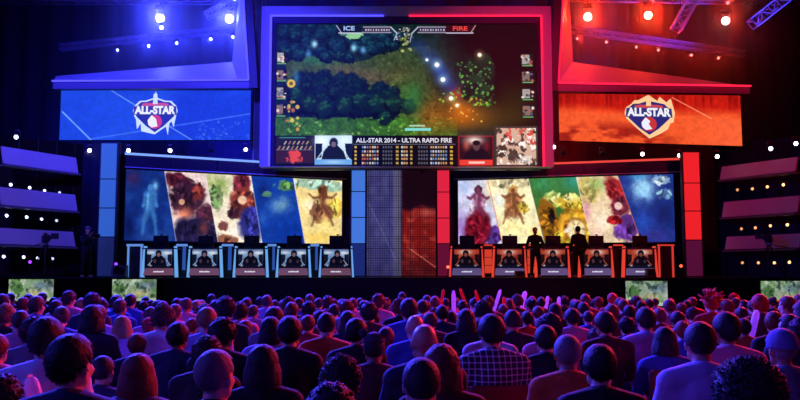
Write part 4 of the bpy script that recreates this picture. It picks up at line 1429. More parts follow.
for i, (a, b, y0, y1, lab) in enumerate(((9, 53, 279.3, 301, 'leftmost flat monitor on the stage front showing a green scene'), (112.5, 156, 279.3, 301, 'second flat monitor from the left on the stage front, under first blue booth'),
                                         (625.5, 668, 281, 306, 'third flat monitor on the stage front, under the fifth red booth'), (760.5, 803, 281, 306, 'rightmost flat monitor on the stage front, cut by the frame edge'))):
    d = 26.5
    A, B = P(a, y0, d), P(b, y1, d)
    t = thing('floor_monitor', ((A.x + B.x) / 2, d, 0), lab, 'monitor')
    w, h = B.x - A.x, A.z - B.z
    zb = B.z
    picture_mesh('display', paint_clip(i + 3), (-w / 2, 0, zb + h), (w / 2, 0, zb + h), (w / 2, 0, zb), (-w / 2, 0, zb), screen_mat('monitor_picture', 0.85), t)
    bm = bmesh.new()
    box(bm, (0, 0.06, zb + h / 2), (w + 0.08, 0.1, h + 0.07), bevel=0.015)
    obj('housing', bm, PLASTIC, t)
    bm = bmesh.new()
    box(bm, (0, 0.12, zb / 2), (0.12, 0.08, zb)); box(bm, (0, 0.1, 0.02), (0.8, 0.5, 0.04), bevel=0.01)
    obj('stand', bm, BLACK, t)
random.seed(7)

# small items on the stage
for (px, py, w, h, lab, rgb) in ((119, 276, 0.5, 0.42, 'small black floor speaker beside the left end frame', None), (651, 276, 0.3, 0.3, 'small black box in front of the fifth red booth', None), (520, 276, 0.34, 0.22, 'small black box in front of the second red booth', None)):
    d = 27.7
    c = P(px, py, d)
    t = thing('floor_speaker', (c.x, d, ST), lab, 'speaker')
    bm = bmesh.new()
    q = [Vector((-w / 2, -0.15, 0)), Vector((w / 2, -0.15, 0)), Vector((w / 2, -0.02, h)), Vector((-w / 2, -0.02, h))]
    q2 = [Vector((-w / 2, 0.2, 0)), Vector((w / 2, 0.2, 0)), Vector((w / 2, 0.18, h)), Vector((-w / 2, 0.18, h))]
    hexa(bm, q, q2)
    obj('cabinet', bm, PLASTIC, t)
    bm = bmesh.new()
    cyl(bm, (0, -0.13, h * 0.5), (0, -0.06, h * 0.52), w * 0.34, w * 0.3, n=20)
    obj('grille', bm, DARK, t)
for (x, y, rgb, lab) in ((116, 264, (140, 60, 255), 'tiny violet footlight by the left column base'), (30, 262, (150, 60, 255), 'tiny violet light below the lowest violet shelf'), (681, 266, (255, 90, 60), 'tiny orange footlight by the right column base'), (448, 267, (255, 110, 80), 'tiny orange footlight left of the first red booth')):
    d = 28.0
    c = P(x, y, d)
    t = thing('footlight', (c.x, d, ST), lab, 'light')
    bm = bmesh.new(); cyl(bm, (0, 0, 0), (0, 0, c.z - ST), 0.015); cyl(bm, (0, 0, 0), (0, 0, 0.02), 0.1)
    obj('stand', bm, BLACK, t)
    bm = bmesh.new(); ball(bm, (0, 0, c.z - ST), 0.055)
    obj('lamp', bm, glow('foot_%d' % x, rgb, 2.0), t, smooth=True)


# ------------------------------------------------------------------ broadcast cameras
def broadcast_camera(px, d, zc, s, label):
    c = P(px, 250, d)
    t = thing('broadcast_camera', (c.x, d, ST), label, 'camera')
    t.rotation_euler = (0, 0, 0.5 * s)
    bm = bmesh.new()
    box(bm, (0, 0, zc), (0.24, 0.5, 0.24), bevel=0.03); box(bm, (0, 0.18, zc + 0.17), (0.1, 0.28, 0.08), bevel=0.02)
    obj('body', bm, PLASTIC, t)
    bm = bmesh.new(); cyl(bm, (0, -0.25, zc), (0, -0.62, zc), 0.09, 0.13, n=18)
    obj('lens', bm, BLACK, t)
    bm = bmesh.new(); box(bm, (0.3 * s, 0.1, zc + 0.1), (0.26, 0.05, 0.2), bevel=0.01); cyl(bm, (0.1 * s, 0.1, zc + 0.05), (0.3 * s, 0.1, zc + 0.1), 0.02)
    obj('viewfinder', bm, PLASTIC, t)
    bm = bmesh.new(); cyl(bm, (-0.1, 0.2, zc - 0.15), (-0.55 * s, 0.75, zc - 0.3), 0.018); box(bm, (0, 0, zc - 0.18), (0.2, 0.25, 0.1), bevel=0.02)
    obj('pan_head', bm, CHROME, t)
    for k in range(3):
        a = k * 2 * PI / 3 + 0.5
        bm = bmesh.new()
        cyl(bm, (0.04 * math.cos(a), 0.04 * math.sin(a), zc - 0.22), (0.5 * math.cos(a), 0.5 * math.sin(a), 0.02), 0.025, 0.018)
        obj('leg', bm, BLACK, t)
    return t


broadcast_camera(45, 27.45, 1.32, 1, 'broadcast camera on tripod silhouetted before the lowest violet shelf')
broadcast_camera(769, 27.45, 1.32, -1, 'broadcast camera on tripod silhouetted before the lowest red shelf')

# ================================================================== PEOPLE
SKIN = mat('skin', objcol=True, rough=0.5, var=0.05, bscale=9)
CLOTH = mat('cloth', objcol=True, rough=0.85, var=0.12, bump=0.25, bscale=26)
HAIRM = mat('hair', objcol=True, rough=0.62, var=0.4, bump=0.35, bscale=90, spec=0.3)
EYEM = mat('eye', (235, 235, 235), 0.2)
LIPM = mat('lip', (150, 80, 80), 0.5)
PLAID = plaid_mat()


def capsule(bm, a, b, ra, rb, n=14, flat=1.0):
    a, b = Vector(a), Vector(b)
    ball(bm, a, ra, u=n, v=8); ball(bm, b, rb, u=n, v=8)
    cyl(bm, a, b, ra, rb, n=n)


def head_pieces(bm, c, yaw, pitch=0.0, clear=0.0):
    """head with its centre at c; faces +Y when yaw = 0"""
    Rm = (Matrix.Rotation(yaw, 3, 'Z') @ Matrix.Rotation(pitch, 3, 'X'))
    c = Vector(c)

    def q(v):
        return c + Rm @ Vector(v)
    ball(bm, q((0, -0.012, 0.03)), 0.098, s=(0.80, 1.0, 0.92), rot=Rm, u=18, v=14)     # skull
    ball(bm, q((0, 0.025, -0.02)), 0.080, s=(0.80, 0.82, 1.12), rot=Rm, u=16, v=12)    # face
    ball(bm, q((0, 0.052, -0.088)), 0.032, s=(1.05, 0.9, 0.8), rot=Rm)                 # chin
    for s in (-1, 1):
        ball(bm, q((s * 0.045, 0.012, -0.062)), 0.030, rot=Rm)                         # jaw
        ball(bm, q((s * 0.033, 0.074, -0.022)), 0.020, rot=Rm)                         # cheek
        ball(bm, q((s * 0.083, -0.008, -0.008)), 0.026, s=(0.32, 0.7, 1.15), rot=Rm)   # ear
    ball(bm, q((0, 0.08, 0.036)), 0.03, s=(1.5, 0.45, 0.4), rot=Rm)                    # brow
    cyl(bm, q((0, 0.088, 0.018)), q((0, 0.112, -0.022)), 0.010, 0.016, n=10)           # nose
    ball(bm, q((0, 0.108, -0.024)), 0.016, rot=Rm)
    ball(bm, q((0, 0.090, -0.054)), 0.018, s=(1.3, 0.7, 0.6), rot=Rm)                  # lips
    return q


def fingers(bm, wrist, palm_dir, side_dir, curl, r=0.009, left=False):
    """palm and five fingers; curl bends them towards n"""
    w, pd, sd = Vector(wrist), Vector(palm_dir).normalized(), Vector(side_dir).normalized()
    n = pd.cross(sd).normalized() * (1 if left else -1)
    ball(bm, w + pd * 0.045, 0.045, s=(0.85, 1, 0.4) if False else (1, 1, 1), u=10, v=8) if False else None
    for k in range(4):
        base = w + pd * 0.02 + sd * (0.030 - 0.020 * k)
        kn = w + pd * 0.085 + sd * (0.033 - 0.022 * k)
        capsule(bm, base, kn, 0.014, 0.0125, n=8)
        ln = (0.040, 0.046, 0.043, 0.034)[k]
        p0 = kn
        dr = pd.copy()
        for j in range(3):
            dr = (dr * math.cos(curl) + n * math.sin(curl)).normalized()
            p1 = p0 + dr * ln * (1.0, 0.65, 0.5)[j]
            capsule(bm, p0, p1, r * (1.0 - 0.1 * j), r * (0.93 - 0.1 * j), n=8)
            p0 = p1
    p0 = w + pd * 0.02 + sd * 0.035
    dr = (pd * 0.6 + sd * 0.75 + n * 0.25).normalized()
    for j in range(3):
        p1 = p0 + dr * (0.042, 0.032, 0.025)[j]
        capsule(bm, p0, p1, 0.0125 - 0.0015 * j, 0.011 - 0.0015 * j, n=8)
        dr = (dr + pd * 0.35 + n * 0.2).normalized()
        p0 = p1


def pose_mesh(kind, yaw, pitch=0.0):
    """joint positions, local: facing +Y, feet on z=0"""
    J = {}
    if kind in ('seat', 'raise'):
        J['pel'] = (0, -0.02, 0.52); J['wst'] = (0, -0.05, 0.68); J['chs'] = (0, -0.06, 0.86); J['nek'] = (0, -0.05, 0.985); J['hd'] = (0, -0.005, 1.155)
        for s, n in ((-1, 'l'), (1, 'r')):
            J['sh' + n] = (s * 0.185, -0.06, 0.945)
            J['hip' + n] = (s * 0.09, 0.0, 0.50); J['kn' + n] = (s * 0.13, 0.42, 0.52); J['an' + n] = (s * 0.12, 0.44, 0.09); J['to' + n] = (s * 0.13, 0.58, 0.035)
            J['el' + n] = (s * 0.25, 0.03, 0.69); J['wr' + n] = (s * 0.13, 0.25, 0.61)
        if kind == 'raise':
            J['elr'] = (0.27, 0.10, 0.76); J['wrr'] = (0.17, 0.31, 0.90)
    else:
        J['pel'] = (0, 0, 0.96); J['wst'] = (0, -0.005, 1.12); J['chs'] = (0, -0.01, 1.30); J['nek'] = (0, -0.005, 1.45); J['hd'] = (0, 0.03, 1.645)
        for s, n in ((-1, 'l'), (1, 'r')):
            J['sh' + n] = (s * 0.19, -0.01, 1.395)
            J['hip' + n] = (s * 0.09, 0, 0.92); J['kn' + n] = (s * 0.12, 0.02, 0.50); J['an' + n] = (s * 0.14, -0.02, 0.09); J['to' + n] = (s * 0.17, 0.13, 0.035)
            J['el' + n] = (s * 0.27, -0.03, 1.11); J['wr' + n] = (s * 0.25, 0.10, 0.89)
        if kind == 'stand_cam':
            J['elr'] = (0.26, 0.16, 1.20); J['wrr'] = (0.12, 0.33, 1.42); J['ell'] = (-0.25, 0.17, 1.18); J['wrl'] = (-0.07, 0.36, 1.36)
        if kind == 'stand_desk':
            J['elr'] = (0.30, 0.02, 1.13); J['wrr'] = (0.24, 0.24, 1.0); J['ell'] = (-0.30, 0.02, 1.13); J['wrl'] = (-0.24, 0.24, 1.0)
    return {k: Vector(v) for k, v in J.items()}


def torso(bm, J, g=0.0):
    ball(bm, J['pel'], 0.15 + g, s=(1.08, 0.8, 0.85)); ball(bm, J['wst'], 0.135 + g, s=(1.02, 0.76, 1.0)); ball(bm, J['chs'], 0.165 + g, s=(1.02, 0.74, 0.95))
    ball(bm, (J['wst'] + J['chs']) / 2, 0.15 + g, s=(1.0, 0.76, 1.0)); ball(bm, (J['wst'] + J['pel']) / 2, 0.14 + g, s=(1.05, 0.78, 1.0))
    for n in 'lr':
        capsule(bm, (J['nek'] + J['chs']) / 2 + Vector((0, 0, 0.06)), J['sh' + n], 0.082 + g, 0.066 + g)
        capsule(bm, J['nek'] + Vector((0, -0.01, 0.0)), J['sh' + n].lerp(J['nek'], 0.25), 0.062 + g, 0.055 + g)
        capsule(bm, J['chs'] + Vector((0, 0, -0.02)), J['sh' + n] - Vector((J['sh' + n].x * 0.25, 0, 0.05)), 0.12 + g, 0.07 + g)


BODY, SHIRT, TROUS, HD = {}, {}, {}, {}


def make_body(kind, yaw, pitch=0.0):
    key = (kind, yaw, pitch)
    if key in BODY:
        return key
    J = pose_mesh(kind, yaw, pitch)
    bm = bmesh.new()
    torso(bm, J)
    capsule(bm, J['nek'] - Vector((0, 0, 0.02)), J['hd'] + Vector((0, -0.02, -0.07)), 0.060, 0.052)
    q = head_pieces(bm, J['hd'], yaw, pitch)
    for n in 'lr':
        capsule(bm, J['sh' + n], J['el' + n], 0.054, 0.043); capsule(bm, J['el' + n], J['wr' + n], 0.042, 0.027)
        capsule(bm, J['hip' + n], J['kn' + n], 0.088, 0.058); capsule(bm, J['kn' + n], J['an' + n], 0.056, 0.038)
        capsule(bm, J['an' + n] - Vector((0, 0.03, 0.045)), J['to' + n], 0.042, 0.032)
        dr = (J['wr' + n] - J['el' + n]).normalized()
        sd = Vector((1 if n == 'l' else -1, 0.2, 0.1)); sd = (sd - dr * sd.dot(dr)).normalized()
        for k in range(3):
            capsule(bm, J['wr' + n] + sd * (0.014 - 0.014 * k), J['wr' + n] + dr * 0.075 + sd * (0.024 - 0.024 * k), 0.019, 0.015, n=8)
    me = remeshed('person_body', bm, 0.0125 if kind in ('seat', 'raise') else 0.014, 4, (SKIN, EYEM, LIPM))
    # fingers stay separate chains rooted in the palm, in the same mesh
    bm = bmesh.new()
    bm.from_mesh(me)
    for n in 'lr':
        dr = (J['wr' + n] - J['el' + n]).normalized()
        sd = Vector((1 if n == 'l' else -1, 0.2, 0.1)); sd = (sd - dr * sd.dot(dr)).normalized()
        fingers(bm, J['wr' + n], dr, sd, 0.35 if n == 'l' or kind != 'raise' else 0.9, left=(n == 'r'))
    for f in bm.faces:
        f.smooth = True
    bm.to_mesh(me)
    bm.free()
    for p in me.polygons:
        ce = p.center
        for s in (-1, 1):
            if (ce - q((s * 0.032, 0.094, 0.012))).length < 0.0135:
                p.material_index = 1
        if (ce - q((0, 0.102, -0.054))).length < 0.016:
            p.material_index = 2
    BODY[key] = me
    # shirt
    bm = bmesh.new()
    torso(bm, J, 0.014)
    capsule(bm, J['nek'] - Vector((0, 0.0, 0.03)), J['nek'] + Vector((0, -0.004, 0.022)), 0.078, 0.066)
    for n in 'lr':
        capsule(bm, J['sh' + n], J['el' + n], 0.070, 0.058); capsule(bm, J['el' + n], J['wr' + n].lerp(J['el' + n], 0.12), 0.056, 0.040)
    SHIRT[key] = remeshed('shirt', bm, 0.016, 3, (CLOTH,))
    bm = bmesh.new()
    ball(bm, J['pel'] - Vector((0, 0, 0.02)), 0.165, s=(1.08, 0.84, 0.8))
    for n in 'lr':
        capsule(bm, J['hip' + n], J['kn' + n], 0.102, 0.074); capsule(bm, J['kn' + n], J['an' + n] + Vector((0, 0, 0.02)), 0.073, 0.058)
    TROUS[key] = remeshed('trousers', bm, 0.02, 3, (CLOTH,))
    HD[key] = J['hd']
    return key


HAIR = {}


def hair_shell(bm, c, Rm, r, s, off, cut, nz, fr, u=40, v=28, seed=0, face=0.35):
    """displaced shell round the skull, open at the face"""
    tmp = bmesh.new()
    bmesh.ops.create_uvsphere(tmp, u_segments=u, v_segments=v, radius=1.0)
    for vert in tmp.verts:
        d = vert.co.normalized()
        # hairline: higher in front, lower behind
        k = 1.0 + nz * (mnoise.noise(d * fr + Vector((seed, 0, 0))) + 0.5 * mnoise.noise(d * fr * 2.3))
        vert.co = Vector((d.x * s[0], d.y * s[1], d.z * s[2])) * r * k
    kill = [w for w in tmp.verts if cut(w.co.x / r, w.co.y / r, w.co.z / r)]
    bmesh.ops.delete(tmp, geom=kill, context='VERTS')
    M = Matrix.Translation(c) @ Rm.to_4x4() @ Matrix.Translation(off)
    me = bpy.data.meshes.new('t')
    bmesh.ops.transform(tmp, matrix=M, verts=tmp.verts)
    tmp.to_mesh(me); tmp.free()
    bm.from_mesh(me)
    bpy.data.meshes.remove(me)


def make_hair(style, key):
    hk = (style, key)
    if hk in HAIR:
        return HAIR[hk]
    kind, yaw, pitch = key
    c = HD[key]
    Rm = (Matrix.Rotation(yaw, 3, 'Z') @ Matrix.Rotation(pitch, 3, 'X'))
    bm = bmesh.new()

    def scut(x, y, z):
        hl = -0.80 if y < -0.3 else (-0.02 if y < 0.35 else 0.42)
        if -0.3 <= y < 0.12:
            hl = -0.34
        return z < hl
    if style in ('short', 'buzz', 'tousled'):
        g = {'short': 0.108, 'buzz': 0.1015, 'tousled': 0.116}[style]
        nz = {'short': 0.03, 'buzz': 0.004, 'tousled': 0.1}[style]
        hair_shell(bm, c, Rm, g, (0.83, 1.0, 0.95), Vector((0, -0.014, 0.032)), scut, nz, 6, seed=1)
    elif style == 'curly':
        hair_shell(bm, c, Rm, 0.128, (0.9, 1.0, 0.98), Vector((0, -0.02, 0.035)), lambda x, y, z: z < (-0.6 if y < 0.1 else 0.3), 0.13, 6, u=56, v=40, seed=3)
    elif style == 'afro':
        hair_shell(bm, c, Rm, 0.165, (0.98, 0.98, 0.92), Vector((0, -0.03, 0.035)), lambda x, y, z: z < (-0.66 if y < 0.15 else 0.28), 0.1, 9, u=72, v=52, seed=6)
    elif style in ('long', 'wavy'):
        w = 0.03 if style == 'long' else 0.08
        hair_shell(bm, c, Rm, 0.112, (0.86, 1.0, 0.96), Vector((0, -0.014, 0.032)), lambda x, y, z: z < (-0.5 if y < 0.15 else 0.36), w, 5, seed=2)
        # curtain of hair down to the shoulders
        N = 26
        rows = []
        ht = 0.30
        for k in range(13):
            z = 0.05 - ht * k / 12
            row = []
            for i in range(N + 1):
                a = PI * (0.93 + 1.14 * i / N)
                rr = 0.098 + 0.014 * math.sin(k * 0.4) + (0.018 if k > 6 else 0.003 * k) + w * 0.35 * mnoise.noise(Vector((i * 0.7, k * 0.35, 5)))
                row.append(bm.verts.new(c + Rm @ Vector((math.cos(a) * rr * 0.92, -0.012 + math.sin(a) * rr * (1.0 - 0.012 * k), z))))
            rows.append(row)
        for k in range(12):
            for i in range(N):
                bm.faces.new((rows[k][i], rows[k][i + 1], rows[k + 1][i + 1], rows[k + 1][i]))
    elif style == 'bun':
        hair_shell(bm, c, Rm, 0.107, (0.83, 1.0, 0.95), Vector((0, -0.014, 0.032)), scut, 0.02, 5, seed=4)
        ball(bm, c + Rm @ Vector((0, -0.105, 0.085)), 0.042, u=16, v=12)
    elif style == 'spiky':
        hair_shell(bm, c, Rm, 0.115, (0.86, 1.0, 0.95), Vector((0, -0.014, 0.032)), scut, 0.05, 5, seed=5)
        random.seed(3)
        for i in range(34):
            a = random.uniform(0, 2 * PI); e = random.uniform(0.1, 1.45)
            dv = Vector((math.cos(a) * math.cos(e), math.sin(a) * math.cos(e), math.sin(e)))
            b0 = c + Rm @ (dv * 0.095 + Vector((0, -0.012, 0.03)))
            cyl(bm, b0, b0 + Rm @ (dv * random.uniform(0.08, 0.13)), 0.022, 0.003, n=8)
    # tufts that break the outline
    nt_, ln, rr = {'short': (600, 0.012, 0.004), 'buzz': (0, 0, 0), 'tousled': (520, 0.018, 0.006), 'curly': (700, 0.014, 0.008), 'afro': (1300, 0.016, 0.007), 'long': (0, 0.02, 0.006), 'wavy': (420, 0.014, 0.006), 'bun': (260, 0.01, 0.004), 'spiky': (0, 0, 0)}[style]
    if nt_:
        rs = random.Random(7)
        bm.verts.ensure_lookup_table()
        bm.normal_update()
        vv = list(bm.verts)
        cc = c + Rm @ Vector((0, -0.014, 0.0))
        vs_, fs_ = [], []
        for _ in range(nt_):
            p0 = rs.choice(vv).co
            nn = (p0 - cc); nn.z *= 0.6; nn.normalize()
            dr = (nn * (0.45 if style in ('short', 'bun', 'wavy') else 0.8) + Vector((rs.uniform(-.4, .4), rs.uniform(-.4, .4), -0.7 if style not in ('afro', 'curly') else rs.uniform(-.4, .4)))).normalized()
            t1 = dr.orthogonal().normalized(); t2 = dr.cross(t1)
            b0 = p0 - nn * 0.008
            L_ = ln * rs.uniform(0.6, 1.3)
            k_ = len(vs_)
            vs_ += [b0 + t1 * rr, b0 + t2 * rr, b0 - t1 * rr, b0 - t2 * rr, b0 + dr * (L_ + 0.01)]
            fs_ += [(k_, k_ + 1, k_ + 4), (k_ + 1, k_ + 2, k_ + 4), (k_ + 2, k_ + 3, k_ + 4), (k_ + 3, k_, k_ + 4)]
        tm = bpy.data.meshes.new('t'); tm.from_pydata([tuple(v) for v in vs_], [], fs_)
        bm.from_mesh(tm); bpy.data.meshes.remove(tm)
    me = bpy.data.meshes.new('hair')
    bmesh.ops.recalc_face_normals(bm, faces=bm.faces)
    bm.to_mesh(me)
    bm.free()
    me.materials.append(HAIRM)
    for p in me.polygons:
        p.use_smooth = True
    tmp = bpy.data.objects.new('t', me)
    COL.objects.link(tmp)
    s = tmp.modifiers.new('s', 'SOLIDIFY'); s.thickness = 0.01; s.offset = 0
    out = new_mesh_from(tmp)
    bpy.data.objects.remove(tmp); bpy.data.meshes.remove(me)
    out.name = 'hair'
    HAIR[hk] = out
    return out


HATS = {}


def make_hat(style, key):
    hk = (style, key)
    if hk in HATS:
        return HATS[hk]
    kind, yaw, pitch = key
    c = HD[key]
    Rm = (Matrix.Rotation(yaw, 3, 'Z') @ Matrix.Rotation(pitch, 3, 'X'))
    bm = bmesh.new()
    if style == 'beanie':
        hair_shell(bm, c, Rm, 0.121, (0.86, 1.0, 0.98), Vector((0, -0.014, 0.032)), lambda x, y, z: z < (-0.12 if y < 0.2 else 0.12), 0.02, 3, seed=8)
    else:
        hair_shell(bm, c, Rm, 0.116, (0.86, 1.0, 0.96), Vector((0, -0.014, 0.036)), lambda x, y, z: z < 0.22, 0.0, 3, seed=8)
        for i in range(12):
            a0 = PI * 0.12 + PI * 0.76 * i / 12
            a1 = PI * 0.12 + PI * 0.76 * (i + 1) / 12
            v = []
            for (a, rr, z) in ((a0, 0.1, 0.062), (a1, 0.1, 0.062), (a1, 0.175, 0.045), (a0, 0.175, 0.045)):
                v.append(bm.verts.new(c + Rm @ Vector((math.cos(a) * rr * 0.8, math.sin(a) * rr, z))))
            bm.faces.new(v)
        if style == 'eared':
            for s in (-1, 1):
                ball(bm, c + Rm @ Vector((s * 0.085, -0.01, 0.135)), 0.036, s=(1, 0.5, 1), rot=Rm)
    me = bpy.data.meshes.new('cap')
    bmesh.ops.recalc_face_normals(bm, faces=bm.faces)
    bm.to_mesh(me); bm.free()
    me.materials.append(CLOTH)
    for p in me.polygons:
        p.use_smooth = True
    tmp = bpy.data.objects.new('t', me)
    COL.objects.link(tmp)
    s = tmp.modifiers.new('s', 'SOLIDIFY'); s.thickness = 0.008; s.offset = -1
    out = new_mesh_from(tmp)
    bpy.data.objects.remove(tmp); bpy.data.meshes.remove(me)
    HATS[hk] = out
    return out


def person(loc, rz, sc, key, hair, haircol, skin, shirt, trous, label, group=None, hat=None, hatcol=(40, 40, 50), shirtmat=None):
    b = bpy.data.objects.new('person', BODY[key])
    link(b)
    b.location = loc; b.rotation_euler = (0, 0, rz); b.scale = (sc, sc, sc)
    b.color = (*lin(skin), 1)
    tag(b, label, 'person', group)
    for nm, me, c in (('shirt', SHIRT[key], shirt), ('trousers', TROUS[key], trous)):
        o = bpy.data.objects.new(nm, me)
        link(o, b)
        o.color = (*lin(c), 1)
        if nm == 'shirt' and shirtmat is not None:
            o.material_slots[0].link = 'OBJECT'
            o.material_slots[0].material = shirtmat
    if hair != 'bald':
        o = bpy.data.objects.new('hair', make_hair(hair, key))
        link(o, b)
        o.color = (*lin(haircol), 1)
    if hat:
        o = bpy.data.objects.new('cap', make_hat(hat, key))
        link(o, b)
        o.color = (*lin(hatcol), 1)
    return b


KEYS = {'f': make_body('seat', 0.0, 0.0), 'l': make_body('seat', 0.6, 0.0), 'r': make_body('seat', -0.38, 0.0), 'd': make_body('seat', 0.2, -0.3), 'u': make_body('raise', -0.15, 0.05)}
KC = make_body('stand_cam', 0.0, 0.0); KD = make_body('stand_desk', 0.1, -0.1); KS = make_body('stand', -0.2, -0.05)

# hair colours, shirt colours
HC = {'black': (32, 27, 34), 'dark': (48, 38, 42), 'brown': (84, 62, 56), 'auburn': (112, 56, 46), 'fair': (150, 120, 84), 'grey': (120, 115, 112), 'red': (190, 40, 40)}
SHC = {'navy': (26, 30, 62), 'black': (16, 16, 20), 'white': (215, 215, 222), 'red': (170, 30, 34), 'orange': (205, 84, 40), 'blue': (50, 78, 160), 'grey': (96, 98, 106), 'lavender': (168, 156, 200), 'pink': (208, 128, 150), 'maroon': (86, 24, 34), 'plaid': (60, 60, 70)}
HN = {'short': 'short %s hair', 'buzz': 'cropped %s hair', 'tousled': 'tousled %s hair', 'curly': 'curly %s hair', 'afro': 'huge frizzy %s hair', 'long': 'long %s hair', 'wavy': 'long wavy %s hair', 'bun': '%s bun', 'spiky': 'spiky %s hair'}
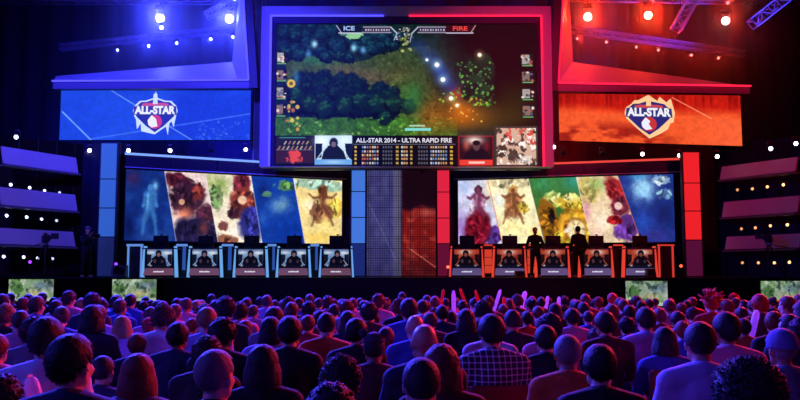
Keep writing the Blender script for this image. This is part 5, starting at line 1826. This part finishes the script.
# (px centre, py head top, px width, hair, hair colour, shirt, turn, hat)
CROWD = [
 (4,294,15,'short','dark','red','r',None),(11,293,9,'short','black','navy','f',None),(24,297.5,14,'tousled','auburn','maroon','f',None),(29,294,10,'short','black','black','f',None),(38,296,16,'short','brown','blue','r',None),
 (43,292.5,10,'short','black','navy','f',None),(57,300,15,'short','dark','navy','r',None),(70,291,15,'tousled','brown','pink','r',None),(93,293,16,'tousled','dark','navy','f',None),(35,308,15,'long','black','blue','r',None),
 (48,317,31,'short','dark','white','f',None),(93,305,24,'wavy','dark','navy','f',None),(102,298,11,'tousled','fair','lavender','l',None),(117,295,12,'short','dark','blue','f',None),(131,294,12,'short','black','blue','f',None),
 (144,301,12,'tousled','black','navy','f',None),(163,301,13,'short','dark','pink','f',None),(152,307,17,'short','brown','lavender','r',None),(123,316,20,'long','fair','lavender','f',None),(150,318,19,'short','auburn','pink','r','cap'),
 (176,304,17,'short','brown','pink','r',None),(187,298,12,'buzz','brown','pink','f',None),(198,300,12,'tousled','fair','lavender','f',None),(179,322,25,'short','black','navy','f',None),(193,318,15,'short','auburn','pink','r',None),
 (202,300,9,'buzz','fair','lavender','f',None),(212,294,10,'short','dark','navy','r',None),(215,300,10,'buzz','brown','pink','f',None),(205,304,18,'tousled','dark','navy','f',None),(226,297,20,'tousled','black','black','f',None),
 (247,298,11,'short','dark','blue','f',None),(243,305,14,'short','dark','navy','f',None),(254,305,12,'short','brown','pink','r',None),(260,297,11,'tousled','dark','maroon','f',None),(267,295,11,'short','brown','lavender','f',None),
 (275,300,9,'short','dark','white','f',None),(283,300,10,'short','brown','blue','f',None),(292,302,14,'bun','brown','navy','f',None),(299,299,9,'short','dark','navy','f',None),(224,318,33,'tousled','black','black','r',None),
 (246,320,17,'short','auburn','maroon','r',None),(271,317,24,'long','black','lavender','f',None),(290,316,26,'short','black','black','f',None),
 (310,294,10,'short','brown','blue','f',None),(309,301,15,'tousled','dark','navy','f',None),(319,298,10,'short','dark','black','f',None),(328,296,13,'tousled','brown','pink','f',None),(334,304,13,'short','dark','blue','f',None),
 (320,310,15,'short','dark','maroon','f',None),(343,299,12,'short','black','navy','f',None),(353,298,11,'short','brown','pink','f',None),(360,298,9,'short','dark','black','f',None),(327,313,21,'buzz','black','orange','f',None),
 (348,311,20,'long','dark','navy','f',None),(379,294,15,'tousled','auburn','pink','r',None),(369,302,19,'tousled','dark','maroon','f',None),(373,311,16,'short','black','navy','f',None),(357,318,26,'short','black','black','r',None),
 (308,315,16,'short','auburn','red','f',None),(386,327,12,'short','auburn','maroon','f',None),(402,292,9,'short','dark','navy','f',None),(409,298,17,'short','dark','blue','f',None),(427,295,10,'short','black','navy','f',None),
 (435,296,12,'short','auburn','maroon','f',None),(442,305,14,'short','black','navy','f',None),(415,315,19,'bald','brown','blue','f',None),(424,324,27,'bald','brown','navy','f',None),(451,311,13,'long','black','navy','f',None),
 (466,309,20,'long','black','black','f',None),(463,300,12,'short','dark','lavender','u',None),(479,306,13,'short','dark','navy','f',None),(488,296,14,'tousled','brown','maroon','u',None),(446,298,9,'short','dark','maroon','u',None),
 (430,312,16,'short','brown','maroon','f',None),(503,304,11,'short','brown','navy','f',None),(517,295,15,'curly','brown','maroon','u',None),(532,296,10,'short','auburn','pink','u',None),(541,297,10,'short','dark','navy','f',None),
 (512,310,17,'buzz','black','black','f',None),(527,311,13,'short','dark','orange','f',None),(538,306,13,'short','brown','maroon','f',None),(555,303,15,'long','black','black','f',None),(543,316,20,'beanie','brown','maroon','f','beanie'),
 (545,325,23,'short','black','black','f',None),(564,296,10,'tousled','dark','maroon','f',None),(574,299,9,'short','auburn','maroon','f',None),(572,308,16,'short','dark','pink','f',None),(585,294,11,'short','auburn','red','f',None),
 (583,302,12,'short','dark','navy','f',None),(598,297,12,'tousled','auburn','maroon','f',None),(588,311,13,'buzz','dark','blue','f',None),(612,293,11,'short','red','red','f',None),(611,304,15,'short','auburn','maroon','f',None),
 (604,311,23,'short','dark','maroon','f',None),(623,299,12,'short','auburn','maroon','f',None),(636,296,12,'tousled','dark','maroon','f',None),(629,305,15,'short','black','blue','f',None),(645,307,19,'short','dark','lavender','f',None),
 (659,308,15,'short','auburn','maroon','f',None),(672,303,9,'short','dark','maroon','f',None),(681,303,13,'tousled','auburn','maroon','f',None),(677,311,15,'short','dark','lavender','f',None),(692,308,16,'curly','dark','maroon','f',None),
 (692,297,10,'short','auburn','red','f',None),(682,321,16,'short','auburn','blue','f',None),(710,291,15,'spiky','red','red','f',None),(733,294,14,'curly','red','lavender','l',None),(759,294,15,'short','red','maroon','u',None),
 (786,296,16,'short','auburn','pink','l',None),(741,307,13,'short','black','black','f',None),(725,312,25,'short','black','pink','f',None),(743,318,16,'short','dark','orange','r',None),(799,294,12,'short','auburn','pink','f',None),
 (800,318,26,'tousled','black','black','f',None),
 (74,334,44,'short','black','navy','r',None),(-2,334,28,'short','auburn','pink','r',None),(5,375,34,'tousled','black','black','f',None),(104,356,25,'buzz','black','navy','f',None),(138,333,23,'short','auburn','navy','f',None),
 (139,354,44,'long','auburn','grey','f',None),(208,336,34,'tousled','dark','black','f',None),(217,350,42,'buzz','grey','black','r',None),(263,345,38,'long','black','black','f',None),(341,357,54,'curly','dark','black','f',None),
 (331,384,58,'tousled','dark','blue','f',None),(374,333,25,'short','dark','maroon','f','eared'),(441,344,46,'wavy','auburn','maroon','f',None),(421,358,43,'buzz','dark','navy','f',None),(491,314,29,'short','black','plaid','f',None),
 (567,335,28,'buzz','grey','orange','f',None),(599,344,34,'short','black','black','f',None),(596,328,25,'tousled','dark','maroon','f',None),(664,327,29,'long','black','blue','f',None),(699,322,29,'buzz','dark','lavender','f',None),
 (718,328,20,'short','black','maroon','f',None),(745,359,80,'afro','dark','black','f',None),(780,328,31,'beanie','grey','grey','f','beanie'),(626,317,18,'tousled','black','black','f',None),
]
HW = {'short': .184, 'buzz': .172, 'tousled': .21, 'curly': .26, 'afro': .36, 'long': .215, 'wavy': .23, 'bun': .184, 'spiky': .21, 'bald': .165, 'beanie': .21}
TOPZ = {'short': 1.29, 'buzz': 1.282, 'tousled': 1.295, 'curly': 1.315, 'afro': 1.34, 'long': 1.292, 'wavy': 1.295, 'bun': 1.29, 'spiky': 1.35, 'bald': 1.275, 'beanie': 1.305}


def solve(px, top, d):
    return P(px, top, d)


ppl = []
for r in CROWD:
    px, top, w, hair, hc, sh, turn, hat = r
    d = 800 * HW[hair] * (1.12 if turn in 'lr' else 1.0) / w
    d = max(2.7, min(d, 17.5))
    # a seated head top lies between 1.16 and 1.46 m
    for _ in range(60):
        z = P(px, top, d).z
        if z > 1.44:
            d += 0.1
        elif z < 1.10:
            d -= 0.1
        else:
            break
    ppl.append([px, top, d, r])
# a few more in the dim back rows so that no seat gap opens
random.seed(21)
for i in range(34):
    px = 8 + i * 23.6 + random.uniform(-6, 6)
    ppl.append([px, random.uniform(296.5, 301), random.uniform(12.5, 17.5), (px, 0, 0, random.choice(['short', 'short', 'tousled', 'buzz', 'long', 'bun']), random.choice(['black', 'dark', 'brown', 'auburn'] if px > 300 else ['black', 'dark', 'brown', 'fair']),
                random.choice(['navy', 'black', 'maroon', 'grey', 'pink', 'blue']), random.choice('fffflrd'), None)])
for it in range(160):
    moved = False
    for i in range(len(ppl)):
        for j in range(i + 1, len(ppl)):
            a, b = ppl[i], ppl[j]
            xa, xb = P(a[0], a[1], a[2]).x, P(b[0], b[1], b[2]).x
            if abs(xa - xb) < 0.47 and abs(a[2] - b[2]) < 0.66:
                f_, n_ = (a, b) if a[2] > b[2] or (a[2] == b[2] and a[1] < b[1]) else (b, a)
                zf = P(f_[0], f_[1], f_[2]).z
                f_[2] = min(18.6, f_[2] + (0.08 if zf > 1.06 else 0.0))
                if zf <= 1.06 or f_[2] > 18.5 or it > 60:
                    n_[2] = max(2.6, n_[2] - 0.04)
                moved = True
                continue
                s = 0.07
                lo, hi = (2.7, 18.6)
                a[2] = min(hi, max(lo, a[2] + s)); b[2] = min(hi, max(lo, b[2] - s))
                moved = True
    if not moved:
        break
random.seed(33)
tries = 0
nfill = 0
while nfill < 88 and tries < 9000:
    tries += 1
    d = random.uniform(6.6, 17.5)
    px = random.uniform(-4, 804)
    zt_ = random.uniform(1.2, 1.29)
    y_ = max(273 + (CAM_H - zt_) * 800 / d, random.uniform(297.5, 301))
    x_ = P(px, y_, d).x
    ok = True
    for q in ppl:
        if abs(q[2] - d) < 0.74 and abs(P(q[0], q[1], q[2]).x - x_) < 0.5:
            ok = False
            break
    if ok:
        top = y_
        nfill += 1
        ppl.append([px, top, d, (px, 0, 0, random.choice(['short', 'short', 'short', 'tousled', 'buzz', 'long', 'curly', 'bun']), random.choice(['black', 'dark', 'dark', 'brown', 'auburn'] if px > 300 else ['black', 'dark', 'brown', 'fair']),
                    random.choice(['navy', 'black', 'maroon', 'grey', 'pink', 'blue', 'lavender', 'white']), random.choice('ffffflrd'), None)])
print('PEOPLE', len(ppl))
LAND = [(4, 'left frame edge'), (31, 'leftmost floor monitor'), (68, 'left stage camera'), (100, 'tall blue column'), (134, 'second floor monitor'), (175, 'first blue booth'), (204, 'second blue booth'), (250, 'third blue booth'), (293, 'fourth blue booth'), (330, 'fifth blue booth'), (358, 'blue centre column'),
        (401, 'central LED wall'), (438, 'crimson centre column'), (467, 'first red booth'), (510, 'second red booth'), (553, 'third red booth'), (597, 'fourth red booth'), (646, 'third floor monitor'), (694, 'tall red column'), (735, 'right stage camera'), (780, 'rightmost floor monitor')]
bins = {}
for q in ppl:
    k = min(range(len(LAND)), key=lambda i: abs(LAND[i][0] - q[0]))
    bins.setdefault(k, []).append(q)
ordn = ['nearest', 'second nearest', 'third nearest', 'fourth nearest', 'fifth nearest', 'sixth nearest', 'seventh nearest', 'eighth nearest', 'ninth nearest', 'tenth nearest', 'eleventh nearest', 'twelfth nearest', 'thirteenth nearest', 'fourteenth nearest'] + [w + ' nearest' for w in ('fifteenth', 'sixteenth', 'seventeenth', 'eighteenth', 'nineteenth', 'twentieth', '21st', '22nd', '23rd', '24th', '25th', '26th', '27th', '28th')]
SPECIAL = {(74, 334): 'spectator with thick black hair and navy shirt, largest head at bottom left', (745, 359): 'spectator with huge frizzy dark hair at the bottom right edge',
           (491, 314): 'broad spectator with black hair in a blue and white plaid shirt', (710, 291): 'spectator in the back rows with spiky bright red hair',
           (217, 350): 'spectator with cropped grey hair, large head below the second blue booth', (263, 345): 'spectator with long straight black hair below the third blue booth',
           (424, 324): 'bald spectator in navy with gleaming scalp, the larger of two bald heads', (415, 315): 'bald spectator in blue, the smaller and farther of two bald heads',
           (139, 354): 'spectator with long auburn hair and grey top at the bottom left', (331, 384): 'spectator with tousled dark hair cut by the bottom edge left of centre',
           (341, 357): 'spectator with curly dark hair just behind the head cut by bottom edge', (374, 333): 'spectator in a round-eared dark cap below the blue centre column',
           (699, 322): 'spectator with cropped dark hair and lavender top below the tall red column', (780, 328): 'spectator in a bluish knit beanie and grey hoodie near the right edge',
           (150, 318): 'spectator in a red and pink cap below the first blue booth', (567, 335): 'spectator with cropped grey hair in orange below the third red booth',
           (48, 317): 'spectator with dark hair and glowing white shirt behind the largest left head', (545, 325): 'spectator with short black hair and black jacket below the third red booth',
           (543, 316): 'spectator in a maroon knit beanie below the third red booth', (421, 358): 'spectator with cropped dark hair and navy shirt at bottom centre',
           (441, 344): 'spectator with wavy auburn hair beside the bottom centre cropped head', (733, 294): 'spectator with curly bright red hair turned left in the back rows'}
SKINS = [(205, 160, 135), (190, 145, 120), (215, 175, 150), (150, 105, 80)]
random.seed(5)
OWN = {}
STICKS = {(435, 296), (451, 311), (463, 300), (479, 306), (488, 296), (503, 304), (517, 295), (541, 297), (555, 303), (743, 318), (5, 375), (-2, 334)}
for k, lst in sorted(bins.items()):
    lst.sort(key=lambda q: q[2])
    for idx, (px, top, d, r) in enumerate(lst):
        _, _, w, hair, hc, sh, turn, hat = r
        v = P(px, top, d)
        key = KEYS[turn]
        sc = v.z / TOPZ[hair]
        lab = SPECIAL.get((r[0], r[1]))
        if not lab:
            hn = (HN[hair] % hc) if hair in HN else 'no hair'
            lab = 'spectator with %s and %s top, %s head below %s' % (hn, sh, ordn[idx], LAND[k][1])
        hd = HD[key]
        hh = 'short' if hair == 'beanie' else hair
        if hat in ('cap', 'eared', 'beanie'):
            hh = 'buzz'
        # the head centre sits a little in front of the seat centre
        rz = random.uniform(-0.12, 0.12)
        if (r[0], r[1]) in STICKS:
            key = KEYS['u']
        OWN[(r[0], r[1])] = person((v.x, v.y, 0), rz, sc, key, hh, HC[hc], random.choice(SKINS), SHC[sh], random.choice([(24, 28, 44), (16, 16, 20), (50, 46, 44)]), lab, 'seated spectators facing the stage',
               hat, (170, 40, 50) if hat == 'cap' else ((90, 100, 150) if px > 700 else (120, 60, 76) if hat == 'beanie' else (56, 50, 70)), PLAID if sh == 'plaid' else None)

# the few chairs whose backs show between the spectators
def chair(b, label):
    t = thing('audience_chair', (b.location.x, b.location.y, 0), label, 'chair', 'audience chairs', b.rotation_euler.z)
    m = mat('chair_fabric', (120, 26, 30), 0.8, bump=0.2, bscale=60)
    bm = bmesh.new(); box(bm, (0, 0.12, 0.40), (0.46, 0.44, 0.06), bevel=0.02); obj('seat', bm, m, t)
    bm = bmesh.new(); box(bm, (0, -0.26, 0.67), (0.42, 0.05, 0.36), bevel=0.03); obj('backrest', bm, m, t)
    for sx in (-1, 1):
        bm = bmesh.new(); cyl(bm, (sx * 0.2, -0.27, 0.6), (sx * 0.2, -0.18, 0.4), 0.012); cyl(bm, (sx * 0.2, -0.18, 0.4), (sx * 0.21, -0.24, 0.0), 0.012); obj('leg', bm, BLACK, t)
        bm = bmesh.new(); cyl(bm, (sx * 0.2, 0.3, 0.39), (sx * 0.21, 0.33, 0.0), 0.012); obj('leg', bm, BLACK, t)


for own, lab in (((626, 317), 'dark red chair under the spectator in black jacket below the fourth red booth'), ((664, 327), 'dark red chair under the long-haired spectator in blue below the third floor monitor'), ((491, 314), 'dark red chair under the spectator in the plaid shirt')):
    chair(OWN[own], lab)

# people on stage
person((P(535.5, 270, 27.9).x, 27.9, ST), PI, 0.98, KD, 'buzz', HC['dark'], SKINS[0], (14, 14, 18), (14, 14, 18), 'person in black facing the crowd between the second and third red booths')
person((P(579, 270, 27.75).x, 27.75, ST), 0.15, 1.0, KS, 'short', HC['black'], SKINS[1], (10, 10, 14), (10, 10, 14), 'person in dark clothes standing on stage with back to the crowd')
person((P(86, 270, 28.0).x, 28.0, ST), -2.2, 1.0, KC, 'short', HC['dark'], SKINS[0], (30, 30, 44), (20, 20, 32), 'person in dark clothes and cap holding a camera left of the blue column', hat='cap', hatcol=(110, 110, 130))
cp = P(86, 270, 28.0)
t = thing('handheld_camera', (0, 0, 0), 'small black video camera held up by the person left of the blue column', 'camera')
fv = Vector((-math.sin(-2.2), math.cos(-2.2), 0))
t.location = Vector((cp.x, 28.0, ST + 1.44)) + fv * 0.44
t.rotation_euler = (0, 0, -2.2)
bm = bmesh.new(); box(bm, (0, 0, 0), (0.12, 0.26, 0.13), bevel=0.02); obj('body', bm, PLASTIC, t)
bm = bmesh.new(); cyl(bm, (0, 0.13, 0), (0, 0.26, 0), 0.04, 0.055, n=16); obj('lens', bm, BLACK, t)
bm = bmesh.new(); box(bm, (0, 0, 0.11), (0.03, 0.2, 0.025), bevel=0.008); box(bm, (0, 0.09, 0.085), (0.03, 0.025, 0.05)); box(bm, (0, -0.09, 0.085), (0.03, 0.025, 0.05)); obj('handle', bm, PLASTIC, t)


def vinyl(rgb):
    nm = 'vinyl_%d' % rgb[1]
    if nm in MC:
        return MC[nm]
    m = mat(nm, rgb, 0.3, var=0.03)
    nt = m.node_tree
    tr = nt.nodes.new('ShaderNodeBsdfTranslucent')
    tr.inputs['Color'].default_value = (*lin(rgb), 1)
    mx = nt.nodes.new('ShaderNodeMixShader')
    mx.inputs[0].default_value = 0.45
    nt.links.new(nt.nodes['Principled BSDF'].outputs[0], mx.inputs[1])
    nt.links.new(tr.outputs[0], mx.inputs[2])
    nt.links.new(mx.outputs[0], nt.nodes['Material Output'].inputs['Surface'])
    return m


# ------------------------------------------------------------------ inflatable sticks waved by the crowd
def stick(a, b, r, rgb, label):
    L = (b - a).length
    t = thing('inflatable_stick', a, label, 'inflatable stick', 'inflatable sticks waved over the crowd')
    q = (b - a).to_track_quat('Z', 'Y')
    t.rotation_mode = 'QUATERNION'; t.rotation_quaternion = q
    prof = [(0, 0.35), (0.02, 0.62), (0.07, 0.9), (0.14, 1.0), (0.5, 1.02), (0.86, 1.0), (0.94, 0.9), (0.985, 0.62), (1.0, 0.3)]
    bm = bmesh.new()
    rings = []
    for (u_, k) in prof:
        rings.append([bm.verts.new((math.cos(2 * PI * i / 16) * r * k, math.sin(2 * PI * i / 16) * r * k, L * u_)) for i in range(16)])
    for i in range(len(rings) - 1):
        for j in range(16):
            bm.faces.new((rings[i][j], rings[i][(j + 1) % 16], rings[i + 1][(j + 1) % 16], rings[i + 1][j]))
    bm.faces.new(rings[0][::-1]); bm.faces.new(rings[-1])
    obj('tube', bm, vinyl(rgb), t, smooth=True)
    bm = bmesh.new()
    box(bm, (0, 0, L * 1.01), (r * 1.3, 0.006, L * 0.03)); cyl(bm, (0, 0, -0.02), (0, 0, 0.01), r * 0.2)
    obj('seam_tab', bm, vinyl(rgb), t)
    return t


PK, RD = (250, 235, 245), (240, 70, 60)
for (own, px1, py1, wpx, rgb, lab) in (((435, 296), 443.5, 289.5, 3.2, RD, 'red inflatable stick, leftmost of the upright bunch, below the crimson column'),
          ((451, 311), 453.5, 291.5, 4.2, PK, 'tall white inflatable stick between two red ones'),
          ((463, 300), 460, 288.5, 3.2, RD, 'red inflatable stick just right of the tall white one'),
          ((479, 306), 475.5, 290.5, 3.2, RD, 'red inflatable stick leaning left below the first red booth'),
          ((488, 296), 500.5, 290, 3.4, PK, 'white inflatable stick leaning right below the second red booth'),
          ((503, 304), 504, 297, 4.0, RD, 'short red inflatable stick below the leaning white one'),
          ((517, 295), 525.5, 291.5, 4.8, PK, 'wide white inflatable stick below the second red booth'),
          ((541, 297), 548, 296.5, 3.8, PK, 'short pale inflatable stick, left of two below the third red booth'),
          ((555, 303), 559, 297, 3.8, PK, 'short pale inflatable stick, right of two below the third red booth'),
          ((743, 318), 757, 311, 7, PK, 'large pale inflatable stick raised near the right edge'),
          ((5, 375), 30, 377, 15, PK, 'large white inflatable stick at the bottom left corner'),
          ((-2, 334), 50, 383, 12, RD, 'large red inflatable stick at the bottom left corner')):
    b = OWN[own]
    Jr = pose_mesh('raise', 0)
    dr = (Jr['wrr'] - Jr['elr']).normalized()
    grip = b.matrix_basis @ (Jr['wrr'] + dr * 0.09 + Vector((-0.02, 0, 0.02)))
    tip = P(px1, py1, grip.y + 0.03)
    dv = (tip - grip)
    if dv.length < 0.42 or dv.z < 0.25:
        grip = tip - Vector((max(-0.12, min(0.12, dv.x)), 0.0, 0.42))
    a = grip - (tip - grip).normalized() * 0.04
    stick(a, tip, wpx * grip.y / 800 / 2, rgb, lab)

# ================================================================== LIGHT
def area(name, loc, tgt, size, rgb, e, sy=None, spread=PI):
    l = bpy.data.lights.new(name, 'AREA')
    l.energy = e; l.color = rgb; l.size = size
    if sy:
        l.shape = 'RECTANGLE'; l.size_y = sy
    l.spread = spread
    o = bpy.data.objects.new(name, l)
    link(o); o.location = loc
    o.rotation_euler = (Vector(tgt) - Vector(loc)).to_track_quat('-Z', 'Y').to_euler()
    return o


def spot(name, loc, tgt, ang, rgb, e, blend=0.4, r=0.1):
    l = bpy.data.lights.new(name, 'SPOT')
    l.energy = e; l.color = rgb; l.spot_size = R(ang); l.spot_blend = blend; l.shadow_soft_size = r
    o = bpy.data.objects.new(name, l)
    link(o); o.location = loc
    o.rotation_euler = (Vector(tgt) - Vector(loc)).to_track_quat('-Z', 'Y').to_euler()
    return o


BL, RL = (0.035, 0.03, 1.0), (1.0, 0.012, 0.05)
# washes on the set from the front-of-house bridges
spot('wash_blue_set', (-13, 13, 12), (-9, 31, 9.5), 50, BL, 26000, 0.8, 0.6)
spot('wash_blue_mid', (-5, 16, 13), (-4.5, 31, 8), 36, (0.05, 0.04, 1.0), 15000, 0.8, 0.6)
spot('wash_red_set', (14, 13, 12), (9.5, 31, 8.0), 50, RL, 4500, 0.8, 0.6)
spot('wash_red_mid', (5, 16, 13), (4.5, 31, 8.5), 36, (1.0, 0.012, 0.10), 8000, 0.8, 0.6)
# unseen spots added to tint the backdrop, trusses and left wing
spot('drape_blue', (-7.5, 34.2, 5.5), (-7.0, 41, 12.5), 100, (0.01, 0.012, 1.0), 9000, 1.0, 0.5)
spot('drape_red', (7.5, 34.2, 6.0), (6.6, 41, 12.5), 95, (1.0, 0.0, 0.005), 1700, 1.0, 0.5)
spot('drape_blue_outer', (-14.5, 34.6, 5.0), (-16.5, 41, 12), 95, (0.01, 0.012, 1.0), 1800, 1.0, 0.5)
spot('truss_blue', (18, 22, 9), (12.5, 33, 12.2), 20, (0.05, 0.05, 1.0), 16000, 0.8, 0.3)
spot('wing_blue', (-10, 14, 8), (-13.2, 29, 4.0), 24, (0.12, 0.07, 1.0), 6500, 0.8, 0.4)  # unseen fill added to brighten the left shelves
spot('stage_side_blue', (-14, 22, 6), (-11, 28, 2.3), 26, (0.08, 0.08, 1.0), 900, 0.8, 0.3)  # unseen fill added for the dark camera operator
# crowd light from the stage end and both sides, with added fill
spot('crowd_blue', (-11, 25, 11), (-3, 10, 1), 64, (0.05, 0.045, 1.0), 80000, 0.7, 0.5)
spot('crowd_red', (13, 22, 9), (3, 9, 1), 66, (1.0, 0.03, 0.10), 22000, 0.7, 0.5)
spot('crowd_red_side', (14, 9, 4.5), (0, 7, 1), 80, (1.0, 0.02, 0.04), 1100, 0.8, 0.5)
spot('crowd_blue_side', (-13, 4, 7), (-1, 8, 1), 80, (0.05, 0.05, 1.0), 4200, 0.8, 0.5)
area('fill_violet', (0, -6, 11), (0, 8, 1), 8, (0.12, 0.05, 1.0), 140, 4)  # unseen ambient fill added behind the viewpoint to lift the hair
spot('crowd_violet', (0, 26, 12.5), (0, 10, 1), 70, (0.16, 0.04, 1.0), 30000, 0.8, 0.5)  # added high over the stage front for violet rims on heads
# booths
spot('booth_blue', (-7, 20, 9), (-5.5, 28.5, 2), 40, (0.1, 0.25, 1.0), 900, 0.8, 0.4)
spot('booth_red', (7, 20, 9), (5.5, 28.5, 2), 40, (1.0, 0.12, 0.08), 900, 0.8, 0.4)
# the lamps' own light, seen as glow in the haze
for (loc, big, rgb, st_, px) in HALO:
    if px < 400:
        c = (0.03, 0.04, 1.0)
    else:
        c = (1.0, 0.025, 0.005)
    if loc.y < 34:
        continue
    e = (70 if px < 400 else 27) * st_ if big else 14 * st_
    if big and px > 700:
        e *= 0.6
    spot('lamp_beam', loc + Vector((0, -0.42 if big else -0.2, -0.05)), loc + Vector((-loc.x * 0.3, -10, -2.5)), 176, c, e, 1.0, 0.06)

w = bpy.data.worlds.new('world')
SC.world = w
w.use_nodes = True
w.node_tree.nodes['Background'].inputs[0].default_value = (0.02, 0.01, 0.06, 1)
w.node_tree.nodes['Background'].inputs[1].default_value = 0.3

# haze over the stage
HAZE = True
if HAZE:
    bm = bmesh.new(); box(bm, (0, 35.6, 11.9), (56, 9.6, 12.4))
    m = bpy.data.materials.new('haze')
    m.use_nodes = True
    nt = m.node_tree
    nt.nodes.remove(nt.nodes['Principled BSDF'])
    vs = nt.nodes.new('ShaderNodeVolumeScatter')
    vs.inputs['Density'].default_value = 0.03
    vs.inputs['Anisotropy'].default_value = 0.72
    nt.links.new(vs.outputs[0], nt.nodes['Material Output'].inputs['Volume'])
    hz = obj('haze', bm, m)
    tag(hz, 'thin stage haze glowing blue and red around the lights above the stage', 'haze', kind='stuff')

SC.view_settings.view_transform = 'Standard'
SC.view_settings.look = 'None'
SC.view_settings.gamma = 1
SC.view_settings.use_curve_mapping = False
SC.view_settings.exposure = 0.0
SC.cycles.max_bounces = 5
SC.cycles.volume_bounces = 0
